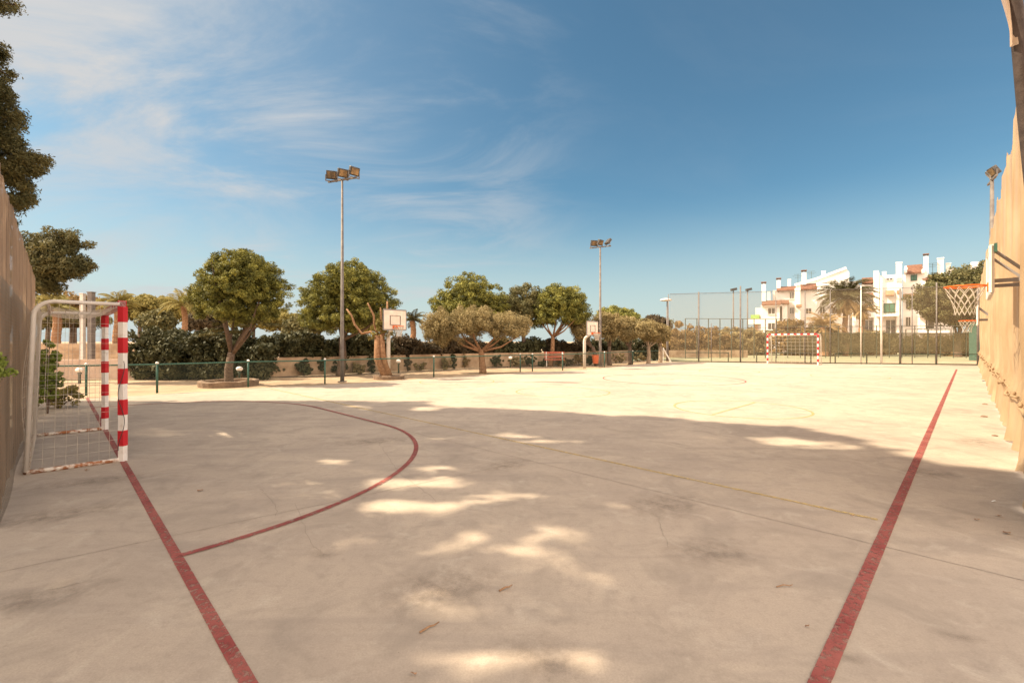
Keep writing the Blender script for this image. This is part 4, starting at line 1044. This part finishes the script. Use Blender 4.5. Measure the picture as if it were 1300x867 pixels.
D.chimney(1190, 1198, 326, 356, 2.6, False); D.chimney(1201, 1207, 332.5, 356, 3.4, False); D.block(1207, 1213, 340, 356, 3.2, 3, 'parapet', 'plaster')
D.block(1165, 1200, 398, 401, -1.2, 3, 'balcony', 'plaster'); D.block(1165, 1168, 385, 450, -1.1, .5, 'pier', 'plaster'); D.win(1170, 1186, 402, 417, 2.0, wg, 'glass', False); D.block(1165, 1205, 419.5, 422.5, -1.2, 3, 'balcony', 'plaster')
D.lean_roof(1146, 1165, 371.5, 375, .1, 1.0, 'awning'); D.win(1150, 1156, 379, 392, 1.0, wf); D.win(1150, 1156, 402, 414, 1.0, wf)
for bld, u0, u1, v0, v1, dy in ((B,1037,1060,399,402,-1.75),(B,1096,1110,393,396,1.3),(Cb,1112,1140,395.5,399,-1.1),(D,1165,1200,394,398,-1.1),(D,1165,1205,416,419.5,-1.1)):
    a = bld.P(u0, v1, dy); c = bld.P(u1, v0, dy); rb = MB(); k = int((c.x-a.x)/.35)
    for i in range(k+1): x = a.x+(c.x-a.x)*i/k; rb.bar((x,dy,a.z),(x,dy,c.z),.04)
    rb.bar((a.x,dy,c.z),(c.x,dy,c.z),.06); rb.build('railing', M['dark_metal'], bld.root)
for bld, u, vt, vb, dy in ((A,1013,348,365,2),(B,1030,344,356,1),(D,1184,334,349,2)):
    a = bld.P(u, vb, dy); c = bld.P(u, vt, dy); rb = MB().bar(a, c, .05)
    for k, w_ in ((.0,.5),(.25,.7),(.5,.4)): q = c-Vector((0,0,k)); rb.bar(q-Vector((w_,0,0)), q+Vector((w_,0,0)), .035)
    rb.build('aerial', M['dark_metal'], bld.root)
E = Bld(1238, 95, 'white roof top showing just above the large dark pine')
E.block(1232, 1243, 332, 450, 0, 6, 'wall', 'plaster'); E.chimney(1234, 1240, 331, 336, 1, False)

# ------------------------------------------------------------------ tall pines on the left whose crowns shade the court
SHADE = [(-400,497),(160,498),(250,497),(300,500),(345,503),(400,507),(430,510),(480,509),(520,511),(556,515),(552,519),(590,517),(650,520),(700,522),(740,526),(840,529),(900,536),(960,539),(1005,541),(1060,551),(1100,562),(1142,577),(1170,588),(1230,594),(1400,612),(1400,3000),(-400,3000)]
LIT = [(372,508,62,4.5,0),(455,517,22,3,.3),(540,519,24,3,0),(195,549,40,7,0),(285,552,24,6,.1),(262,545,25,2,.3),(425,585,30,5,.5),(470,598,30,4,.4),(560,556,30,2,.5),(640,552,25,2,.4),(660,553,30,2.5,.45),(775,549,30,2,.4),
 (560,596,36,7,.1),(480,617,35,5,.2),(372,613,48,5,.15),(195,671,20,14,.1),(250,650,42,10,.1),(325,632,36,4.5,.15),(400,631,45,5,.1),(540,613,66,8,.05),(472,645,36,10,.05),(548,644,48,11,.05),(600,676,42,9,.0),(694,687,44,9,.0),(556,696,26,7,.3),(634,698,28,7,.1),(738,731,34,11,.1),(690,712,36,10,.45),(450,685,40,8,.6),(350,716,26,6,.5),
 (570,790,44,9,.8),(720,770,60,10,.8),(640,812,46,12,.8),(770,852,48,16,.4),(660,852,40,14,.8),(470,810,40,10,1.0),(640,630,50,7,.8),(800,640,50,6,1.0),(1015,562,62,3.2,.1),(1060,567,38,3.6,.15),(985,557,30,2,.4),(1085,571,30,2.5,.3),(700,560,50,2.2,.6)]
_q = random.Random(11)
for _ in range(110):
    _u = _q.uniform(300, 830); _v = _q.uniform(585, 860)
    if (_u < 430 and _v > 720): continue
    _r = _q.uniform(5, 13)*(.7+(_v-585)/300); LIT.append((_u, _v, _r, _r*.28, _q.choice((.1,.3,.6,1.0))))
def in_poly(u, v, P):
    c = False; j = len(P)-1
    for i in range(len(P)):
        if (P[i][1] > v) != (P[j][1] > v) and u < (P[j][0]-P[i][0])*(v-P[i][1])/(P[j][1]-P[i][1])+P[i][0]: c = not c
        j = i
    return c
def shade_keep(gx, gy, marg=0.0):
    """may foliage shade the court at this ground point?"""
    if gx > 14 or gy < .35: return True
    u = CX+F*gx/gy; v = CY+F*H/gy
    if not in_poly(u, v, SHADE): return False
    s2 = F*marg/gy; sv = F*H*marg/gy/gy
    for a, b_, rx, ry, k in LIT:
        if ((u-a)/(rx+s2))**2+((v-b_)/(ry+sv))**2 < 1 and rnd.random() > max(k, .22)*.13: return False
    return True
def offscreen(x, y, z, m=.25):
    if y <= 0: return True
    return x+m < -1.125*y or z-m > H+.752*y
trunks = [(-12.6,9.2,13.5),(-9.6,6.4,14.5),(-10.8,2.6,15.5),(-7.2,2.6,13.0),(-6.0,-1.2,13.5),(-12.0,-2.2,15.0)]
labs = ['tall pine at the upper left edge of the picture, rising above the windbreak fence','tall pine out beside the windbreak fence, second along it','tall pine farther behind the windbreak fence','tall pine near the photographer outside the windbreak','tall pine behind the photographer','tall pine well behind the photographer outside the fence']
buckets = [[] for _ in trunks]
tries = 0
while tries < 34000:
    tries += 1
    gx = rnd.uniform(-9, 9.5); gy = rnd.uniform(-4, 11.6)
    if not shade_keep(gx, gy, .05): continue
    for _ in range(3):
        z = rnd.uniform(4.5, 15.5); x = gx-z*COT
        if not offscreen(x, gy, z, .45): continue
        if x+gy > -1.2: continue
        k = min(range(len(trunks)), key=lambda i: (x-trunks[i][0])**2+(gy-trunks[i][1])**2)
        dd = math.hypot(x-trunks[k][0], gy-trunks[k][1])
        if dd < 5.2 and z > 4.5+dd*.4: buckets[k].append((x, gy, z)); break
# the part of the first tree that the picture shows
vis = []
for u, v, ru, rv, n in ((-6,5,34,12,26),(-6,88,24,32,50),(-4,150,34,38,60),(8,200,30,28,50),(40,207,20,15,26),(12,245,30,24,40),(32,253,12,8,10),(-10,290,30,30,30),(0,178,30,40,40)):
    for _ in range(n*2): 
        a = rnd.uniform(0, 6.28); k = math.sqrt(rnd.random()); Y = rnd.uniform(10.6, 11.9)
        p = at(u+ru*k*math.cos(a), v+rv*k*math.sin(a), Y); vis.append((p.x, p.y, p.z))
vis = [p for p in vis if shade_keep(p[0]+p[2]*COT, p[1], .1) or p[1] > 11.3]
for k, ((tx, ty, th), lab) in enumerate(zip(trunks, labs)):
    base = Vector((tx, ty, 0)); root = empty('tall_pine', base, lab, 'pine tree', 'tall pines along the windbreak fence')
    C = np.array(buckets[k]) - np.array([tx, ty, 0]); b = MB()
    top = min(th, C[:,2].max()-.5)
    path = [Vector((.25*math.sin(i*.9), .2*math.cos(i*.7), top*i/8)) for i in range(9)]
    branch(b, path, .24, .07, 9)
    def ok_line(p, q):
        for i in range(7):
            r = base+p.lerp(q, i/6)
            if not offscreen(r.x, r.y, r.z, .0) and k: return False
            if not shade_keep(r.x+r.z*COT, r.y, -.0): return False
        return True
    for _ in range(60):
        q = Vector(C[rnd.randrange(len(C))]); i = max(1, min(7, int((q.z-.8)/top*8))); p = path[i]
        if ok_line(p, q): branch(b, [p, p.lerp(q,.5)+Vector((0,0,.15)), q], .05, .015, 5)
    b.build('trunk', M['bark'], root, smooth=True)
    cr = np_mesh('crown', puff_leaves(C, npr.uniform(.13,.24,len(C)), 16, .11, .05, shell=.2, jit=1), M['pine_dark'], root)
    if k == 0:
        V = np.array(vis)-np.array([tx,ty,0])
        np_mesh('lower_boughs', puff_leaves(V, npr.uniform(.12,.22,len(V)), 80, .04, .013, shell=.2, jit=1), M['pine_dark'], root)
        b = MB()
        for (u0,v0),(u1,v1) in (((-30,120),(30,205)),((-30,210),(45,208)),((-40,60),(10,95)),((-40,240),(30,252)),((-40,150),(10,150)),((-40,-10),(20,6))):
            branch(b, [at(u0,v0,11.2)-base, at((u0+u1)/2,(v0+v1)/2+4,11.2)-base, at(u1,v1,11.2)-base], .05, .015, 5)
        b.build('boughs', M['bark'], root)
print('shade puffs', [len(x) for x in buckets])
# lower pine beyond the end of the fence
Y = 17.5; s = Y/F; bx = Vector((at(38,CY,Y).x-1.2, Y, 0))
tree('leaning_pine', bx, at(62, 325, Y), (1,1,1), 'pine_dark', 'lower spreading pine beyond the end of the brown windbreak', 'pine tree', None, puffs=420, per=130, pr=.25, ln=.055, wd=.02, trunk_r=.2, fork=3.2, limbs=6, lo=.1, cut=-1,
     lobes=PL((-12,0,6,28,26,22),(10,0,20,24,20,16),(30,0,18,18,18,12),(34,0,-10,16,16,12),(14,0,-14,34,26,16),(-14,0,-26,30,20,22),(48,0,-14,6,8,6),(0,0,-2,38,26,30),(-10,0,-38,26,20,14), s=s))

# ------------------------------------------------------------------ litter on the court
def twig(u, v, ln, a, label, m='twig', r=.006):
    g = G(u, v); d = Vector((math.cos(a), math.sin(a), 0))*ln; b = MB()
    b.tube([(0,0,.008), d*.4+Vector((.006,.01,.012)), d*.75+Vector((0,-.004,.010)), d+Vector((0,.01,.008))], [r,r*.9,r*.7,r*.4], 6)
    o = b.build('twig', M[m], origin=(0,0,0)); o.location = (g.x, g.y, 0.002); meta(o, label, 'twig', 'twigs on the court')
twig(533, 804, .12, .75, 'light brown straight twig nearest the bottom edge of the court'); twig(634, 751, .10, .65, 'darker short twig above and right of the lighter one'); twig(986, 746, .12, .15, 'curved thin twig between the dapples and the right red line', r=.004)
def dry_leaf(u, v, r, label, m='leaf_dry', cat='leaf'):
    g = G(u, v); b = MB(); n = 9; vs = [(0,0,.012)]
    for i in range(n): a = 2*math.pi*i/n; q = r*rnd.uniform(.65,1.1); vs.append((q*math.cos(a)*1.2, q*math.sin(a)*.7, .004+rnd.uniform(0,.014)))
    b.add(vs, [(0,1+i,1+(i+1)%n) for i in range(n)]); o = b.build('dry_leaf' if cat == 'leaf' else 'paper_scrap', M[m]); o.location = (g.x, g.y, .003); meta(o, label, cat, 'dry leaves on the court' if cat == 'leaf' else None)
dry_leaf(525, 857, .014, 'dark curled leaf at the very bottom, left of centre'); dry_leaf(1025, 796, .012, 'small dark leaf left of the right red line'); dry_leaf(254, 623, .03, 'dark leaf beside the goal line inside the arc')
dry_leaf(1262, 637, .02, 'white paper scrap at the foot of the curtain', 'white_leaf', 'paper'); dry_leaf(1268, 655, .025, 'brown leaf below the paper scrap at the right edge'); dry_leaf(1278, 677, .03, 'largest brown leaf at the right edge of the court')
dry_leaf(110, 597, .03, 'dark leaf by the rusty ground bar of the near goal'); dry_leaf(1082, 655, .012, 'tiny leaf where the yellow line nears the red line'); dry_leaf(1240, 660, .02, 'small brown leaf left of the others at the right edge')
def clod(s_, t_, r, label):
    g = ST(s_, t_); me = bpy.data.meshes.new('dirt_clod'); bm = bmesh.new(); bmesh.ops.create_icosphere(bm, subdivisions=2, radius=r)
    for v in bm.verts: v.co *= rnd.uniform(.8,1.15); v.co.z = abs(v.co.z)*.6
    bm.to_mesh(me); bm.free(); me.materials.append(M['stone']); o = bpy.data.objects.new('dirt_clod', me); link(o); o.location = (g.x, g.y, .001); meta(o, label, 'dirt clod', 'clods along the curtain')
clod(13.5,-.22,.055,'brown clump at the foot of the curtain nearest the camera'); clod(16.2,-.28,.05,'small clump farther along the curtain foot'); clod(10.9,-.3,.04,'little clump where the curtain meets the shade')

# dirt stains and hairline cracks in the slab
def stain_mat():
    m = mat('dirt_stain', (.17,.135,.105), .95, (.25,.20,.155), scale=12, alpha=.5); t = m.node_tree; n = t.nodes; l = t.links; ms = n[m['mixer']]
    uv = n.new('ShaderNodeUVMap'); gr = n.new('ShaderNodeTexGradient'); gr.gradient_type = 'SPHERICAL'; l.new(uv.outputs[0], gr.inputs[0])
    tc = n.new('ShaderNodeTexCoord'); q = n.new('ShaderNodeTexNoise'); q.inputs['Scale'].default_value = 7; q.inputs['Detail'].default_value = 9; q.inputs['Roughness'].default_value = .7; l.new(tc.outputs['Object'], q.inputs[0])
    mr = n.new('ShaderNodeMapRange'); l.new(q.outputs[0], mr.inputs[0]); mr.inputs[1].default_value = .38; mr.inputs[2].default_value = .66
    mu = n.new('ShaderNodeMath'); mu.operation = 'MULTIPLY'; l.new(gr.outputs[0], mu.inputs[0]); l.new(mr.outputs[0], mu.inputs[1])
    m2 = n.new('ShaderNodeMath'); m2.operation = 'MULTIPLY'; m2.use_clamp = True; l.new(mu.outputs[0], m2.inputs[0]); m2.inputs[1].default_value = .5; l.new(m2.outputs[0], ms.inputs[0])
    return m
SM = stain_mat()
def stain(u, v, rx, ry, a=0):
    g = G(u, v); me = bpy.data.meshes.new('floor_stain'); c, s_ = math.cos(a), math.sin(a)
    me.from_pydata([(x*rx*c-y*ry*s_, x*rx*s_+y*ry*c, 0) for x, y in ((-1,-1),(1,-1),(1,1),(-1,1))], [], [(0,1,2,3)]); uv = me.uv_layers.new(name='UVMap')
    for i, q in enumerate(((-1,-1),(1,-1),(1,1),(-1,1))): uv.data[i].uv = q
    me.materials.append(SM); o = bpy.data.objects.new('floor_stain', me); link(o); o.location = (g.x, g.y, .0012+.0001*(len(bpy.data.objects) % 7)); meta(o, kind='structure')
for q in ((411,702,.16,.09,0),(560,745,.55,.35,.4),(1075,832,.10,.06,-.4),(1215,806,.14,.06,-.3),(690,835,.22,.3,.6),(120,610,.7,.25,.5),(60,655,.8,.3,.6),(40,760,.5,.25,.5),(640,590,.5,.3,.8),(470,560,.8,.3,.3),(1240,560,.7,.35,.8),(900,700,.45,.3,.2),(1180,600,.4,.3,0),(845,640,.6,.4,.7)): stain(*q)
def crack(pts, wd=.004):
    P = [G(u, v) for u, v in pts]; out = []
    for a, c in zip(P[:-1], P[1:]):
        for i in range(12): q = a.lerp(c, i/12); out.append(q+Vector((rnd.uniform(-1,1), rnd.uniform(-1,1), 0))*.012)
    meta(strip(out, wd, .0018).build('floor_crack', M['joint']), kind='structure')
crack([(45,752),(80,745),(120,734)]); crack([(330,620),(350,640),(352,655)]); crack([(480,560),(505,598),(560,640)]); crack([(640,580),(700,572),(760,580)]); crack([(375,640),(395,690),(408,700)], .003)
crack([(800,640),(835,655),(850,700)], .003)
